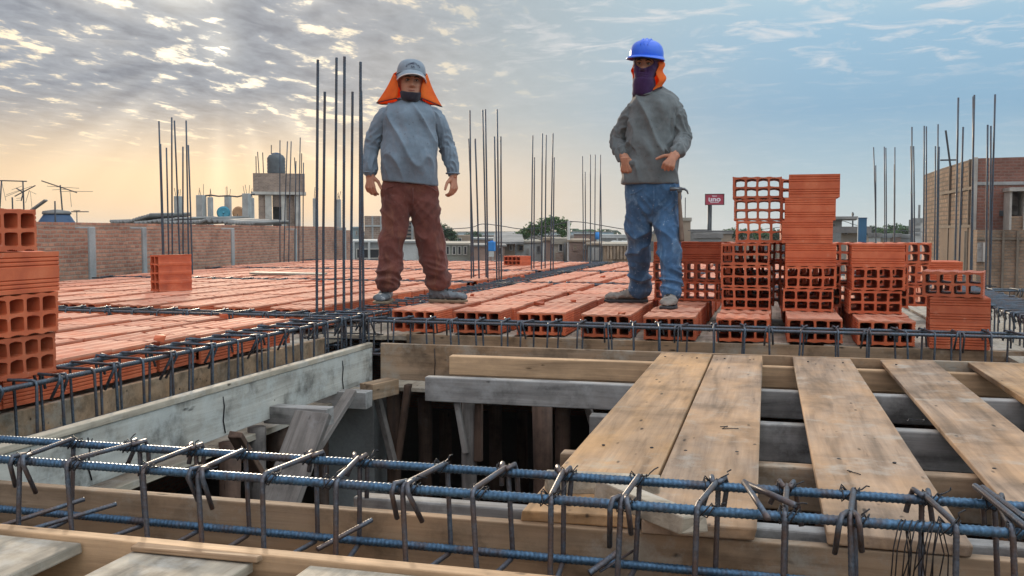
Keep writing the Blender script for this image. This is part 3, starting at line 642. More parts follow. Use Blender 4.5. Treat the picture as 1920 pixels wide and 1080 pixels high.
q = random.Random(42)
for px, py, s_, l in ((885, 556, .7, 'tiny clay chip on the first row right of the maroon-trousered man'), (1075, 566, .6, 'clay chip near the middle row front'), (1165, 590, .6, 'clay crumb beside the sideways boot below jeans'), (420, 596, .8, 'clay chip on the near left bay'), (300, 640, .9, 'clay chip on the nearest left row'), (980, 520, 1.0, 'broken clay corner on the deck behind the men'), (600, 530, 1.0, 'clay fragment on the deck left of the corner bars'), (1130, 520, .9, 'clay fragment left of the man in jeans')):
    b = MB(); b.box((0, 0, .012 * s_), (.06 * s_, .045 * s_, .024 * s_), None, 0, .010 * s_); o = b.build('brick_chip', M_CLAY, None, False, .002, uz(px, py, .15)); o.rotation_euler.z = q.uniform(0, 3); tag(o, l, 'brick chip')
for i, (px, py, l) in enumerate(((1590, 880, 'scrap of bent tie wire on the split plank'), (1350, 800, 'scrap of tie wire on the wide plank beside the golden plank'), (1700, 790, 'curled wire scrap on the plank with the rough edge'), (940, 560, 'wire scrap on the row right of the maroon-trousered man'))):
    p = uz(px, py, .004 if py > 700 else .152); b = MB(); pts = [Vector((0, 0, 0))]
    for j in range(5): pts.append(pts[-1] + Vector((q.uniform(-.02, .035), q.uniform(-.03, .03), abs(q.gauss(0, .006)) if j % 2 else -pts[-1].z)))
    b.tube(pts, .0014, 5); tag(b.build('wire_scrap', M_WIRE, None, True, 0, p), l, 'wire scrap')
for x0, x1, y0, y1, nm in ((-.541, -.272, 2.12, 5.125, 'golden plank'), (-.266, -.016, 2.10, 5.10, 'plank beside the golden one'), (.128, .415, 2.11, 5.13, 'split plank'), (.556, .80, 2.11, 5.115, 'plank with the rough edge')):
    for y, h in ((4.93, 'far end'), (2.82, 'near end')):
        for k, f in enumerate((.2, .8)):
            b = MB(); b.lathe([(.0045, 0), (.0055, .001), (.0055, .003), (.003, .004)], 8); tag(b.build('nail', M_WIRE, None, False, 0, (x0 + (x1 - x0) * f + q.uniform(-.02, .02), y + q.uniform(-.015, .015), .0)), '%s nail head in the %s of the %s' % (('left', 'right')[k], h, nm), 'nail')
for px, Y, l, g in ((520, 4.2, 'prop in the dark right of the broad leaning board', .05), (640, 6.6, 'dim prop beyond the concrete column', .05), (835, 7.2, 'dim prop far back left of the square grey prop', .05), (980, 8.0, 'farthest dim prop in the middle of the void', .05)): prop(px, 770, Y, l, g)
# ================================================================ THE TWO MEN
def cloth(name, c, var=.3, scale=9, weave=260, rough=.9, spots=None, wear=None):
    m, nt, b = mat(name); v = coords(nt); n = noise_n(nt, v, scale, 6, .65); w = noise_n(nt, v, weave, 2)
    r = ramp(nt, [(.28, tuple(x * (1 - var) for x in c)), (.5, c), (.74, tuple(min(1, x * (1 + var)) for x in c))]); lk(nt, n, 0, r, 0); col = (r, 0)
    if wear:
        n2 = noise_n(nt, coords(nt, (1.6, 1.6, .7)), scale * .9, 7, .7, .8); r2 = ramp(nt, [(.53, 0.0), (.68, 1.0)]); lk(nt, n2, 0, r2, 0); col = mixc(nt, mth(nt, 'MULTIPLY', (r2, 0), .6), col, wear)
    if spots:
        n3 = noise_n(nt, v, 48, 3, .6); r3 = ramp(nt, [(.66, 0.0), (.72, 1.0)]); lk(nt, n3, 0, r3, 0); col = mixc(nt, mth(nt, 'MULTIPLY', (r3, 0), .7), col, spots)
    setc(nt, b, col); b.inputs['Roughness'].default_value = rough; b.inputs['Specular IOR Level'].default_value = .15
    b.inputs['Sheen Weight'].default_value = .15
    f = noise_n(nt, coords(nt, (1, 1, .55)), 26, 5, .6, 1.2); h = mth(nt, 'ADD', mth(nt, 'MULTIPLY', (f, 0), 1.0), mth(nt, 'MULTIPLY', (w, 0), .10)); bump(nt, b, h, .22, .02); return m
M_SKIN = plain('tanned_skin', (.41, .185, .112), .55, 0, .14, 30, .12, .35)
M_LIP = plain('lips', (.27, .085, .065), .5, 0, .1, 30, .1)
M_HAIR = plain('black_hair', (.014, .012, .011), .6, 0, .2, 60, .3)
M_EYEW = plain('eye_white', (.40, .36, .33), .3, 0, .03, 20, 0)
M_IRIS = plain('dark_iris', (.02, .012, .008), .2, 0, .1, 20, 0)
M_SHIRT1 = cloth('blue_grey_jersey', (.150, .188, .228), .24, 8, wear=(.195, .19, .21), spots=(.08, .075, .085))
M_SHIRT2 = cloth('charcoal_grey_jersey', (.122, .132, .134), .3, 7, wear=(.165, .168, .165), spots=(.05, .05, .05))
M_TR1 = cloth('dusty_maroon_twill', (.118, .040, .031), .45, 7, wear=(.22, .095, .055), spots=(.17, .09, .07))
M_JEANS = cloth('worn_blue_denim', (.048, .105, .195), .5, 6, 320, wear=(.19, .30, .41), spots=(.4, .45, .5))
M_CAP = cloth('grey_cap_cloth', (.20, .235, .275), .2, 14)
M_CAPRIM = plain('pale_cap_rim', (.58, .56, .56), .8)
M_PURPLE = cloth('dark_purple_knit', (.045, .018, .068), .35, 16)
M_BLACKC = cloth('black_mask_cloth', (.022, .018, .026), .3, 16)
M_SOLE = plain('tan_rubber_sole', (.20, .145, .095), .8); M_SOLED = plain('dark_rubber_sole', (.05, .048, .05), .8)
M_SHOE1 = plain('grey_leather_upper', (.105, .115, .125), .7, 0, .45, 12, .3); M_SHOE1L = plain('pale_grey_upper', (.27, .275, .28), .75, 0, .4, 12, .3)
M_BOOT = plain('dusty_leather', (.215, .19, .165), .85, 0, .4, 12, .4); M_LACE = plain('dark_lace', (.03, .03, .03), .8)
M_CAPINK = plain('navy_print', (.02, .022, .05), .8, 0, .1, 10, 0)
def orange_cloth():
    m, nt, b = mat('orange_flap_cloth'); v = coords(nt); n = noise_n(nt, v, 12, 4)
    r = ramp(nt, [(.3, (.80, .13, .012)), (.7, (.95, .22, .02))]); lk(nt, n, 0, r, 0); lk(nt, r, 0, b, 'Base Color'); b.inputs['Roughness'].default_value = .8
    t = nd(nt, 'ShaderNodeBsdfTranslucent'); lk(nt, r, 0, t, 'Color'); mx = nd(nt, 'ShaderNodeMixShader', i_0=.45); out = nt.nodes['Material Output']
    lk(nt, b, 0, mx, 1); lk(nt, t, 0, mx, 2); lk(nt, mx, 0, out, 'Surface'); bump(nt, b, (n, 0), .3, .01); return m
M_ORANGE = orange_cloth()
M_HELM = plain('blue_shell_plastic', (.012, .105, .62), .32, 0, .05, 5, .04, .5)
def cr(pts, k=5):
    """Catmull-Rom through tuples of any length"""
    out = []; n = len(pts)
    for i in range(n - 1):
        p0, p1, p2, p3 = pts[max(i - 1, 0)], pts[i], pts[i + 1], pts[min(i + 2, n - 1)]
        for j in range(k):
            t = j / k
            out.append(tuple(.5 * (2 * b + (c - a) * t + (2 * a - 5 * b + 4 * c - d) * t * t + (3 * b - a - 3 * c + d) * t ** 3) for a, b, c, d in zip(p0, p1, p2, p3)))
    out.append(tuple(pts[-1])); return out
def limb(mb, pts, n=18, k=6, rnd_end=True):
    """pts: (Vector, radius)"""
    q = cr([(*p, r) for p, r in pts], k); P = [Vector(a[:3]) for a in q]; rr = [max(.002, a[3]) for a in q]
    if rnd_end:
        for end in (0, -1):
            d = (P[0] - P[1]).normalized() if end == 0 else (P[-1] - P[-2]).normalized(); p, r = P[end], rr[end]
            ex = [(p + d * r * .45, r * .85), (p + d * r * .7, r * .45)]
            if end == 0: P = [e[0] for e in ex[::-1]] + P; rr = [e[1] for e in ex[::-1]] + rr
            else: P += [e[0] for e in ex]; rr += [e[1] for e in ex]
    mb.tube(P, rr, n)
def torso(mb, rows, n=36, k=5, e=2.4):
    """rows: (cx, cy, z, rx, ry) from the bottom up"""
    rg = []
    for cx, cy, z, rx, ry in cr(rows, k):
        ring = []
        for i in range(n):
            a = 2 * math.pi * i / n; c, s_ = math.cos(a), math.sin(a)
            ring.append(Vector((cx + rx * math.copysign(abs(c) ** (2 / e), c), cy + ry * math.copysign(abs(s_) ** (2 / e), s_), z)))
        rg.append(ring)
    mb.rings(rg)
def fuse(mb, voxel, sm=4, fac=.5):
    me = mb.mesh('t', []); recalc(me); o = bpy.data.objects.new('t', me); COL.objects.link(o)
    r = o.modifiers.new('r', 'REMESH'); r.mode = 'VOXEL'; r.voxel_size = voxel; r.use_smooth_shade = True
    if sm: s_ = o.modifiers.new('s', 'SMOOTH'); s_.factor = fac; s_.iterations = sm
    out = evaluated_mesh(o); bpy.data.objects.remove(o); bpy.data.meshes.remove(me); return out
def displace(me, fn):
    nr = [v.normal.copy() for v in me.vertices]
    for v, n in zip(me.vertices, nr): v.co += n * fn(v.co, n)
    me.update()
def relax(me, it=2, f=.5):
    bm = bmesh.new(); bm.from_mesh(me)
    for _ in range(it): bmesh.ops.smooth_vert(bm, verts=bm.verts, factor=f, use_axis_x=True, use_axis_y=True, use_axis_z=True)
    bm.to_mesh(me); bm.free(); me.update()
def ridge(p, s=1.0): return (1 - abs(noise.noise(p * s))) ** 4
def finish(me, name, m, parent):
    me.name = name; me.materials.clear()
    for x in (m if isinstance(m, (list, tuple)) else [m]): me.materials.append(x)
    me.polygons.foreach_set('use_smooth', [True] * len(me.polygons)); me.update()
    return link(bpy.data.objects.new(name, me), parent)
HEADROWS = [(0, .030, -.082, -.012), (.05, .044, -.092, .018), (.12, .054, -.094, .045), (.22, .062, -.092, .072), (.35, .068, -.089, .09), (.5, .073, -.085, .1), (.62, .075, -.088, .104), (.75, .073, -.080, .1), (.88, .058, -.053, .078), (.96, .036, -.018, .044), (1.0, .008, .008, .02)]
def head_rings(base, hh, turn, infl=0.0, feat=1.0, h0=0.0, h1=1.0, n=64, k=7, wide=1.0):
    rg = []
    for h, hw, f, b in cr(HEADROWS, k):
        hw *= wide
        if h < h0 or h > h1: continue
        cy, ry = (f + b) / 2, (b - f) / 2; ring = []
        for i in range(n):
            a = 2 * math.pi * i / n; c, s_ = math.cos(a), math.sin(a)
            x = (hw + infl) * math.copysign(abs(c) ** (2 / 2.25), c); y = cy + (ry + infl) * math.copysign(abs(s_) ** (2 / 2.25), s_)
            if s_ < 0 and feat:
                g = lambda x0, sx, hh0, sh: math.exp(-((x - x0) / sx) ** 2 - ((h - hh0) / sh) ** 2)
                d = 0
                nw = .008 + .010 * max(0, min(1, (.52 - h) / .2))
                if .26 < h < .56: d += math.exp(-(x / nw) ** 2) * (.030 * max(0, 1 - abs(h - .33) / .22) ** .8 if h > .33 else .030 * max(0, 1 - (.33 - h) / .07))
                d += .010 * (g(.013, .008, .325, .04) + g(-.013, .008, .325, .04))
                d -= .013 * (g(.031, .016, .49, .045) + g(-.031, .016, .49, .045))
                d += .006 * (g(.03, .022, .58, .03) + g(-.03, .022, .58, .03))
                d += .008 * g(0, .022, .215, .022) + .008 * g(0, .02, .165, .02) - .007 * g(0, .026, .19, .010)
                d += .008 * g(0, .02, .05, .05) + .005 * (g(.045, .02, .38, .06) + g(-.045, .02, .38, .06))
                d -= .004 * (g(.028, .006, .27, .06) + g(-.028, .006, .27, .06))
                y -= d * feat
            v = Vector((x, y, h * hh)); v.rotate(turn); ring.append(base + v)
        rg.append(ring)
    return rg
def hand(mb, wrist, fdir, back, thumb_side, curl=(.35, .45, .35), spread=.04, thumb=(.5, .5), fist=False, sc=1.0):
    """fdir: finger direction, back: outward normal of the back of the hand, thumb_side: unit vector towards the thumb"""
    f = fdir.normalized(); bk = (back - f * back.dot(f)).normalized(); t = (thumb_side - f * thumb_side.dot(f) - bk * thumb_side.dot(bk)).normalized()
    pl = .092 * sc; wd = (.030, .010, -.011, -.031); ln = (.070, .079, .073, .058); kn = []
    for i, w in enumerate(wd):
        k = wrist + f * (pl * (1.0, 1.03, .99, .92)[i]) + t * (w * sc * 1.02) + bk * (.004 * sc * (.4, 1, .9, .2)[i])
        mb.tube([wrist + t * (w * .62 * sc), wrist.lerp(k, .5) + bk * .001, k], [.0155 * sc, .0145 * sc, .0115 * sc], 10); kn.append(k)
    mb.tube([wrist + t * .012 * sc - bk * .006, wrist + f * pl * .5 + t * .006 - bk * .009 * sc, wrist + f * pl * .85 - bk * .005], [.018 * sc, .020 * sc, .014 * sc], 10)
    for i, k in enumerate(kn):
        d = (f + t * (spread * (1.6, .4, -.7, -1.8)[i])).normalized(); p = k; path = [k - d * .012]; rr = [.0108 * sc]; a = 0
        path.append(p); rr.append(.0104 * sc)
        for j, L in enumerate((.46, .30, .24)):
            a += curl[j] * (1, 1.06, 1.12, 1.2)[i]; dd = d * math.cos(a) - bk * math.sin(a)
            p = p + dd * (ln[i] * L * 1.02 * sc); path.append(p); rr.append((.0098, .0088, .0072)[j] * sc * (1, 1, .96, .86)[i])
        mb.tube(path, rr, 9)
    b0 = wrist + f * .022 * sc + t * .024 * sc - bk * .006
    d = (f * thumb[0] + t * (1 - thumb[0] * .3) - bk * .25).normalized(); p1 = b0 + d * .042 * sc; d2 = (f * (thumb[0] + thumb[1]) + t * (.75 - thumb[1] * .6) - bk * .15).normalized(); p2 = p1 + d2 * .034 * sc; p3 = p2 + (d2 + f * .15).normalized() * .024 * sc
    mb.tube([wrist + t * .010 * sc, b0, p1, p2, p3], [.014 * sc, .0155 * sc, .0118 * sc, .0105 * sc, .0076 * sc], 10)
def shoe(parent, heel, ang, L, mup, msole, msec=None, hi=.085, wid=.047, laces=True, name='shoe'):
    """heel: point on the ground; ang: heading (0 = local +x)"""
    t = Matrix.Translation(heel) @ Matrix.Rotation(ang, 4, 'Z'); up = MB(); so = MB(); rows = []
    prof = [(0, .028, hi * 1.12), (.04, .036, hi * 1.2), (.2, .038, hi * 1.22), (.36, .037, hi * 1.04), (.5, .040, hi * .80), (.64, .046, hi * .66), (.78, .049, hi * .62), (.90, .043, hi * .58), (.97, .028, hi * .44), (1.0, .012, hi * .28)]
    rg = []
    for u, w, h in cr(prof, 4):
        ring = []
        for i in range(18):
            a = 2 * math.pi * i / 18; c, s_ = math.cos(a), math.sin(a); w_ = w * wid / .047
            yy = w_ * math.copysign(abs(c) ** .8, c) + .006 * math.sin(u * 3.1); zz = .022 + (h - .018) * (.5 + .5 * math.copysign(abs(s_) ** .75, s_))
            if s_ > 0: yy *= 1 - .28 * s_ * (1 - u * .5)
            ring.append(t @ Vector((u * L, yy, zz)))
        rg.append(ring)
    up.rings(rg)
    me = fuse(up, .0045, 3); displace(me, lambda p, n: .003 * noise.noise(p * 40) + .006 * (ridge(p, 22) - .4)); o = finish(me, name, mup, parent)
    rg = []
    for z, k in ((0, .92), (.004, .97), (.014, .98), (.020, .95)):
        ring = []
        for i in range(40):
            a = 2 * math.pi * i / 40; u = .5 - .5 * math.cos(a); w = [p for p in cr(prof, 4)]
            j = min(range(len(w)), key=lambda q_: abs(w[q_][0] - u)); wy = (w[j][1] * wid / .047 + .004) * k if .02 < u < .985 else .012
            ring.append(t @ Vector(((u - .5) * L * (1 + .03 * k) + L * .5, math.copysign(wy, math.sin(a)) + .006 * math.sin(u * 3.1), z + (.006 * max(0, u - .85) / .15 if z < .01 else 0))))
        rg.append(ring)
    so.rings(rg); so.build('sole', msole, o, True); hb = MB(); hb.box(t @ Vector((L * .12, 0, .012)), (L * .23, wid * 1.5, .024), Matrix.Rotation(ang, 3, 'Z')); hb.build('heel', msole, o, False, .004)
    if laces:
        lc = MB()
        for i in range(5):
            u = .34 + .065 * i; h = hi * (1.06 - .36 * (i / 4)); y0 = .020
            lc.tube([t @ Vector((u * L, -y0, h - .010)), t @ Vector((u * L + .006, 0, h + .004)), t @ Vector((u * L + .012, y0, h - .010))], .0028, 6)
            lc.tube([t @ Vector((u * L + .012, -y0, h - .012)), t @ Vector((u * L + .006, 0, h + .003)), t @ Vector((u * L, y0, h - .010))], .0028, 6)
        lc.build('laces', M_LACE, o, True)
    if msec is not None:
        tc_ = MB(); rg = []
        for u, w, h in [p for p in cr(prof, 4) if p[0] > .74]:
            ring = []
            for i in range(18):
                a = 2 * math.pi * i / 18; c, s_ = math.cos(a), math.sin(a)
                ring.append(t @ Vector((u * L + .003 * (u > .97), (w * wid / .047 + .0025) * math.copysign(abs(c) ** .8, c) * (1 - .28 * max(0, s_) * (1 - u * .5)) + .006 * math.sin(u * 3.1), .022 + (h - .014) * (.5 + .5 * math.copysign(abs(s_) ** .75, s_)))))
            rg.append(ring)
        tc_.rings(rg); tc_.build('toe_cap', msec, o, True)
    return o
class Man:
    def __init__(s, label, px0, py0, Y):
        s.O = uz(px0, py0, .147); s.O = Vector((s.O.x * Y / s.O.y, Y, .147)); d = s.O - CAM; s.rz = -math.atan2(d.x, d.y)
        s.S = depth(s.O) / F_PX; s.n = Vector((-math.sin(s.rz), math.cos(s.rz), 0)); s.r = Vector((math.cos(s.rz), math.sin(s.rz), 0)); s.label = label
    def L(s, px, py, y=0.0):
        d = ray(px, py); t = (y - (CAM - s.O).dot(s.n)) / d.dot(s.n); P = CAM + d * t - s.O
        return Vector((P.dot(s.r), P.dot(s.n), P.z))
    def place(s, me, mats):
        o = finish(me, 'person', mats, None); o.location = s.O; o.rotation_euler = (0, 0, s.rz); tag(o, s.label, 'person'); return o
    def T(s, px, py, hwpx, ry, y=0.0):
        p = s.L(px, py, y); return (p.x, y, p.z, hwpx * s.S, ry)
def sheet(name, rows, m, parent, thick=.003, edge=None, smooth=True):
    """rows of points -> a cloth sheet with thickness and optional piping along its border"""
    b = MB(); n = len(rows[0]); vs = [p for r_ in rows for p in r_]; fs = [(i * n + j, i * n + j + 1, (i + 1) * n + j + 1, (i + 1) * n + j) for i in range(len(rows) - 1) for j in range(n - 1)]
    b.add(vs, fs); o = b.build(name, m, parent, smooth); md = o.modifiers.new('thick', 'SOLIDIFY'); md.thickness = thick; md.offset = 0
    if edge:
        e = MB(); e.tube(rows[-1], .0035, 6); e.build('piping', edge, o, True)
    return o
def shirt_folds(sleeves, amp=1.0, hem=None, seedv=Vector((0, 0, 0))):
    def fn(p, n):
        q = p + seedv; d = 0
        best = min(((p - a.lerp(b, max(0, min(1, (p - a).dot(b - a) / (b - a).length_squared)))).length, i) for i, (a, b) in enumerate(sleeves))
        if best[0] < .085:
            a, b = sleeves[best[1]]; ax = (b - a).normalized(); s_ = (p - a).dot(ax)
            w_ = .25 + .75 * max(0, noise.noise(q * 6 + Vector((9, 2, 4))) + .35 + (.5 if s_ > .12 else 0)); rad = (p - a - ax * s_); an = math.atan2(rad.y, rad.x); d += .022 * w_ * (ridge(Vector((math.cos(an) * 1.1 + q.x * 3, math.sin(an) * 1.1, s_ * 15 + math.cos(an + 1) * .9 + noise.noise(q * 8) * .9))) - .45)
        else:
            d += .030 * (ridge(Vector((q.x * 8 + q.z * 2.5, q.y * 6, q.z * 3.0))) - .45) + .005 * noise.noise(Vector((q.x * 5, q.y * 5, q.z * 12)))
        d += .0022 * noise.noise(q * 40)
        if hem is not None: d *= .12 + .88 * max(0, min(1, (p.z - hem) / .13))
        return d * amp
    return fn
def sleeves(lst, arms, amp, sv, m, parent):
    for s1 in lst:
        me = fuse(s1, .006, 3); displace(me, shirt_folds(arms, amp, None, sv)); relax(me, 2); finish(me, 'sleeve', m, parent)
def trouser_folds(amp, knee, ank, seedv):
    def fn(p, n):
        q = p + seedv + noise.noise_vector(p * 5) * .035; a = math.exp(-((p.z - ank) / .085) ** 2); k = math.exp(-((p.z - knee) / .10) ** 2)
        d = .026 * a * (ridge(Vector((q.x * 4.5, q.y * 4.5, q.z * 17 + q.x * 5))) - .42)
        d += .021 * (.35 + k) * (ridge(Vector((q.x * 8 + q.z * 4, q.y * 8, q.z * 6))) - .45) + .009 * (1 - a) * (ridge(Vector((q.x * 12, q.y * 12, q.z * 2.2))) - .45) + .010 * math.exp(-((p.z - knee - .23) / .09) ** 2) * (ridge(Vector((q.x * 4, q.y * 4, q.z * 13 - abs(p.x) * 16))) - .4)
        return (d + .0018 * noise.noise(q * 45)) * amp
    return fn
def ellip(mb, c, r, n=14, rot=None):
    rg = []
    for i in range(1, n):
        a = math.pi * i / n; ring = []
        for j in range(2 * n):
            b = math.pi * j / n; v = Vector((r[0] * math.sin(a) * math.cos(b), r[1] * math.sin(a) * math.sin(b), -r[2] * math.cos(a)))
            if rot is not None: v.rotate(rot)
            ring.append(Vector(c) + v)
        rg.append(ring)
    mb.rings(rg)
def face_parts(o, base, hh, turn, smile=0.0, eyes=True, mouth=False):
    def P(x, h, y):
        v = Vector((x, y, h * hh)); v.rotate(turn); return base + v
    for sx in (-1, 1):
        e = MB(); ellip(e, P(sx * .031, .492, -.0745), (.0130, .010, .0048), 8, turn); eo = e.build('eye', M_EYEW, o, True)
        e = MB(); ellip(e, P(sx * .030, .492, -.0815), (.0055, .004, .0048), 7, turn); e.build('iris', M_IRIS, eo, True)
        e = MB(); e.tube([P(sx * .045, .515, -.074), P(sx * .031, .522, -.085), P(sx * .017, .510, -.080)], [.002, .003, .002], 6); e.build('upper_lash', M_HAIR, eo, True)
        e = MB(); e.tube([P(sx * .052, .560, -.074), P(sx * .040, .590, -.089), P(sx * .026, .592, -.0945), P(sx * .013, .572, -.0925)], [.002, .0042, .0046, .003], 7); e.build('eyebrow', M_HAIR, o, True)
    if mouth:
        e = MB(); e.tube([P(-.026, .188, -.0875), P(-.012, .198, -.0955), P(0, .195, -.0975), P(.012, .198, -.0955), P(.026, .188, -.0875)], [.0015, .0032, .0036, .0032, .0015], 7); e.build('lips', M_LIP, o, True)
def hem_ring(rows_z, cx, cy, rx, ry, tube_r, tilt=0.0, n=40, e=2.4):
    return [Vector((cx + rx * math.copysign(abs(math.cos(a)) ** (2 / e), math.cos(a)), cy + ry * math.copysign(abs(math.sin(a)) ** (2 / e), math.sin(a)), rows_z + tilt * math.cos(a))) for a in [2 * math.pi * i / n for i in range(n)]]
# ------------------------------------------------------------------------------ man in the cap
m1 = Man('man in a grey cap, orange neck flap, blue-grey shirt and maroon trousers, arms hanging', 772, 569, 6.32); L = m1.L; S = m1.S
turn1 = Matrix.Rotation(R(6), 3, 'Z') @ Matrix.Rotation(R(3), 3, 'Y')
hb1 = L(769, 186, .0); hh1 = .240
bd = MB(); bd.rings(head_rings(hb1, hh1, turn1, wide=1.12))
for sx in (-1, 1):
    v = Vector((sx * .085, .008, hh1 * .44)); v.rotate(turn1); ellip(bd, hb1 + v, (.010, .021, .033), 8, turn1)
bd.tube([L(769, 170, .03), L(769, 190, .03), L(768, 215, .02)], [.060, .060, .075], 20)
torso(bd, [m1.T(768, 380, 30, .07), m1.T(768, 340, 42, .105), m1.T(768, 290, 42, .13), m1.T(768, 240, 42, .115), m1.T(768, 216, 36, .085), m1.T(768, 203, 24, .065), m1.T(768, 192, 14, .05)])
aL = [L(722, 221), L(705, 244, .01), L(692, 276, .02), L(694, 318, -.02), L(695, 328, -.03)]
aR = [L(814, 221), L(830, 244, .01), L(841, 276, .02), L(849, 318, -.02), L(850, 330, -.03)]
for a in (aL, aR): limb(bd, list(zip(a, (.036, .034, .032, .029, .028))))
lL = [L(745, 385), L(742, 455, -.02), L(730, 540, -.06)]; lR = [L(795, 385), L(807, 455, -.01), L(821, 540, .0)]
for a in (lL, lR): limb(bd, list(zip(a, (.060, .036, .034))))
hand(bd, L(694, 328, -.03), Vector((.02, -.12, -1)), Vector((-.45, -.85, .1)), Vector((.9, -.35, 0)), (.55, .55, .35), .03, (.75, .45))
hand(bd, L(850, 330, -.03), Vector((.03, -.10, -1)), Vector((.75, -.62, .1)), Vector((-.75, -.65, 0)), (.5, .6, .45), .03, (.75, .45))
o1 = m1.place(fuse(bd, .0032, 2, .4), M_SKIN); face_parts(o1, hb1, hh1, turn1, 0, True, True)
sh = MB(); torso(sh, [m1.T(769, 343, 52.5, .150, .0), m1.T(769, 334, 53, .156), m1.T(768, 305, 50.5, .172, -.012), m1.T(768, 275, 50, .168, -.012), m1.T(768, 245, 50, .150), m1.T(768, 222, 51, .135), m1.T(768, 208, 47, .115, .005), m1.T(768, 199, 40, .100, .012), m1.T(768, 191, 30, .088, .018), m1.T(768, 185, 22, .077, .02), m1.T(768, 181, 19.5, .072, .02)])
SL = []; s1 = MB(); SL.append(s1); limb(s1, list(zip([L(734, 219), L(723, 219), L(709, 241, .01), L(697, 276, .02), L(694, 310, -.015), L(694, 322, -.022)], (.062, .064, .061, .056, .050, .043))))
s1 = MB(); SL.append(s1); limb(s1, list(zip([L(802, 219), L(813, 218), L(826, 241, .01), L(838, 276, .02), L(847, 310, -.015), L(849, 324, -.022)], (.062, .064, .061, .057, .050, .043))))
me = fuse(sh, .006, 4)
hz = L(769, 343).z
for v in me.vertices:
    if v.co.z < hz + .16 and abs(v.co.x) < .25: v.co.z += (-.10 * v.co.x - .01) * max(0, 1 - (v.co.z - hz) / .16)
displace(me, shirt_folds([(aL[0], aL[2]), (aL[2], aL[4]), (aR[0], aR[2]), (aR[2], aR[4])], 1.0, hz - .01, Vector((3, 1, 7))))
relax(me, 2); so_ = finish(me, 'shirt', M_SHIRT1, o1); sleeves(SL, [(aL[0], aL[2]), (aL[2], aL[4]), (aR[0], aR[2]), (aR[2], aR[4])], 1.0, Vector((3, 1, 7)), M_SHIRT1, so_)
b = MB(); c_ = m1.T(768, 186.5, 21.5, .078, .016); b.tube(hem_ring(c_[2], c_[0], c_[1], c_[3] + .003, c_[4] + .003, 0, 0, 36, 2.1), .006, 8, True); b.build('collar', M_SHIRT1, so_, True)
for a, pxx, pyy in ((aL, 694, 322), (aR, 849, 324)):
    b = MB(); p = L(pxx, pyy, -.022); b.tube([p + Vector((.045 * math.cos(t_), .045 * math.sin(t_), -.004)) for t_ in [2 * math.pi * i / 20 for i in range(20)]], .006, 8, True); b.build('cuff', M_SHIRT1, so_, True)
tr = MB(); torso(tr, [m1.T(769, 397, 10, .06), m1.T(769, 390, 24, .075), m1.T(769, 379, 46, .104), m1.T(769, 364, 54, .120), m1.T(769, 350, 52, .128), m1.T(769, 338, 48, .122)])
limb(tr, list(zip([L(745, 372, -.012), L(742, 402, -.015), L(741, 430, -.012), L(737, 455, -.02), L(731, 490, -.035), L(729, 512, -.05), L(728, 531, -.06)], (.104, .101, .095, .089, .086, .088, .088))), 22)
limb(tr, list(zip([L(793, 372, -.012), L(799, 402, -.015), L(803, 430, -.01), L(808, 455, -.012), L(813, 490, -.005), L(819, 512, .0), L(822, 530, .0)], (.104, .101, .096, .092, .088, .087, .090))), 22)
me = fuse(tr, .006, 3); displace(me, trouser_folds(1.15, L(740, 455).z, L(740, 512).z, Vector((1, 5, 2)))); relax(me, 2); to = finish(me, 'trousers', M_TR1, o1)
b = MB(); c_ = L(774, 352, -.130); b.tube([c_, c_ + Vector((.001, -.006, -.05)), c_ + Vector((.0, .006, -.11))], .0035, 6); b.build('fly_seam', M_TR1, to, True)
for sx in (-1, 1): b = MB(); b.tube([L(769 + sx * 24, 345, -.136), L(769 + sx * 40, 352, -.112), L(769 + sx * 50, 358, -.065)], .003, 6); b.build('pocket_seam', M_TR1, to, True)
shoe(o1, L(727, 562, .10) * 1.0 + Vector((0, .0, -L(727, 562, .10).z)), R(-100), .29, M_SHOE1L, M_SOLE, M_SHOE1, .105, .054)
hl = L(806, 567, .03); shoe(o1, Vector((hl.x, .02, -.0)), R(-22), .275, M_SHOE1, M_SOLE, None, .105, .052)
# cap
cp = MB(); cc_ = hb1 + turn1 @ Vector((0, .010, hh1 * .70))
prof_cap = prof = [(1.0, -.020), (1.0, .0), (.985, .03), (.92, .058), (.76, .084), (.5, .100), (.2, .107), (.04, .108)]
cp.rings([[cc_ + turn1 @ Vector((  .101 * r_ * math.cos(2 * math.pi * i / 36), .118 * r_ * math.sin(2 * math.pi * i / 36), z_)) for i in range(36)] for r_, z_ in cr(prof, 3)])
ca = cp.build('cap', M_CAP, o1, True)
br = MB(); n = 22; top = []; 
def brim(u, v, th=0.0):
    a = R(-90) + (u - .5) * R(150); e = v
    return cc_ + turn1 @ Vector((.102 * math.cos(a) * (1 + .04 * e), .119 * math.sin(a) - .062 * e * (1 - (2 * u - 1) ** 2) ** .6, -.004 - .030 * e * 1 + .020 * (1 - (2 * u - 1) ** 2) * (1 - .2 * e) - .018 * abs(2 * u - 1) ** 2 - th))
sheet('visor', [[brim(i / n, j / 5) for i in range(n + 1)] for j in range(6)], M_CAP, ca, .004)
b = MB(); b.tube([brim(i / n, 1.02, .001) for i in range(n + 1)], .0046, 7); b.build('visor_rim', M_CAPRIM, ca, True)
b = MB(); b.tube([cc_ + turn1 @ Vector((.103 * math.cos(2 * math.pi * i / 36), .120 * math.sin(2 * math.pi * i / 36), -.006 + .016 * max(0, -math.sin(2 * math.pi * i / 36)))) for i in range(36)], .004, 6, True); b.tube([cc_ + turn1 @ Vector((0, .114 * math.cos(a), .004 + .103 * math.sin(a))) for a in [R(180 - 180 * i / 16) for i in range(17)]], .0016, 5); b.build('cap_band', M_CAP, ca, True)
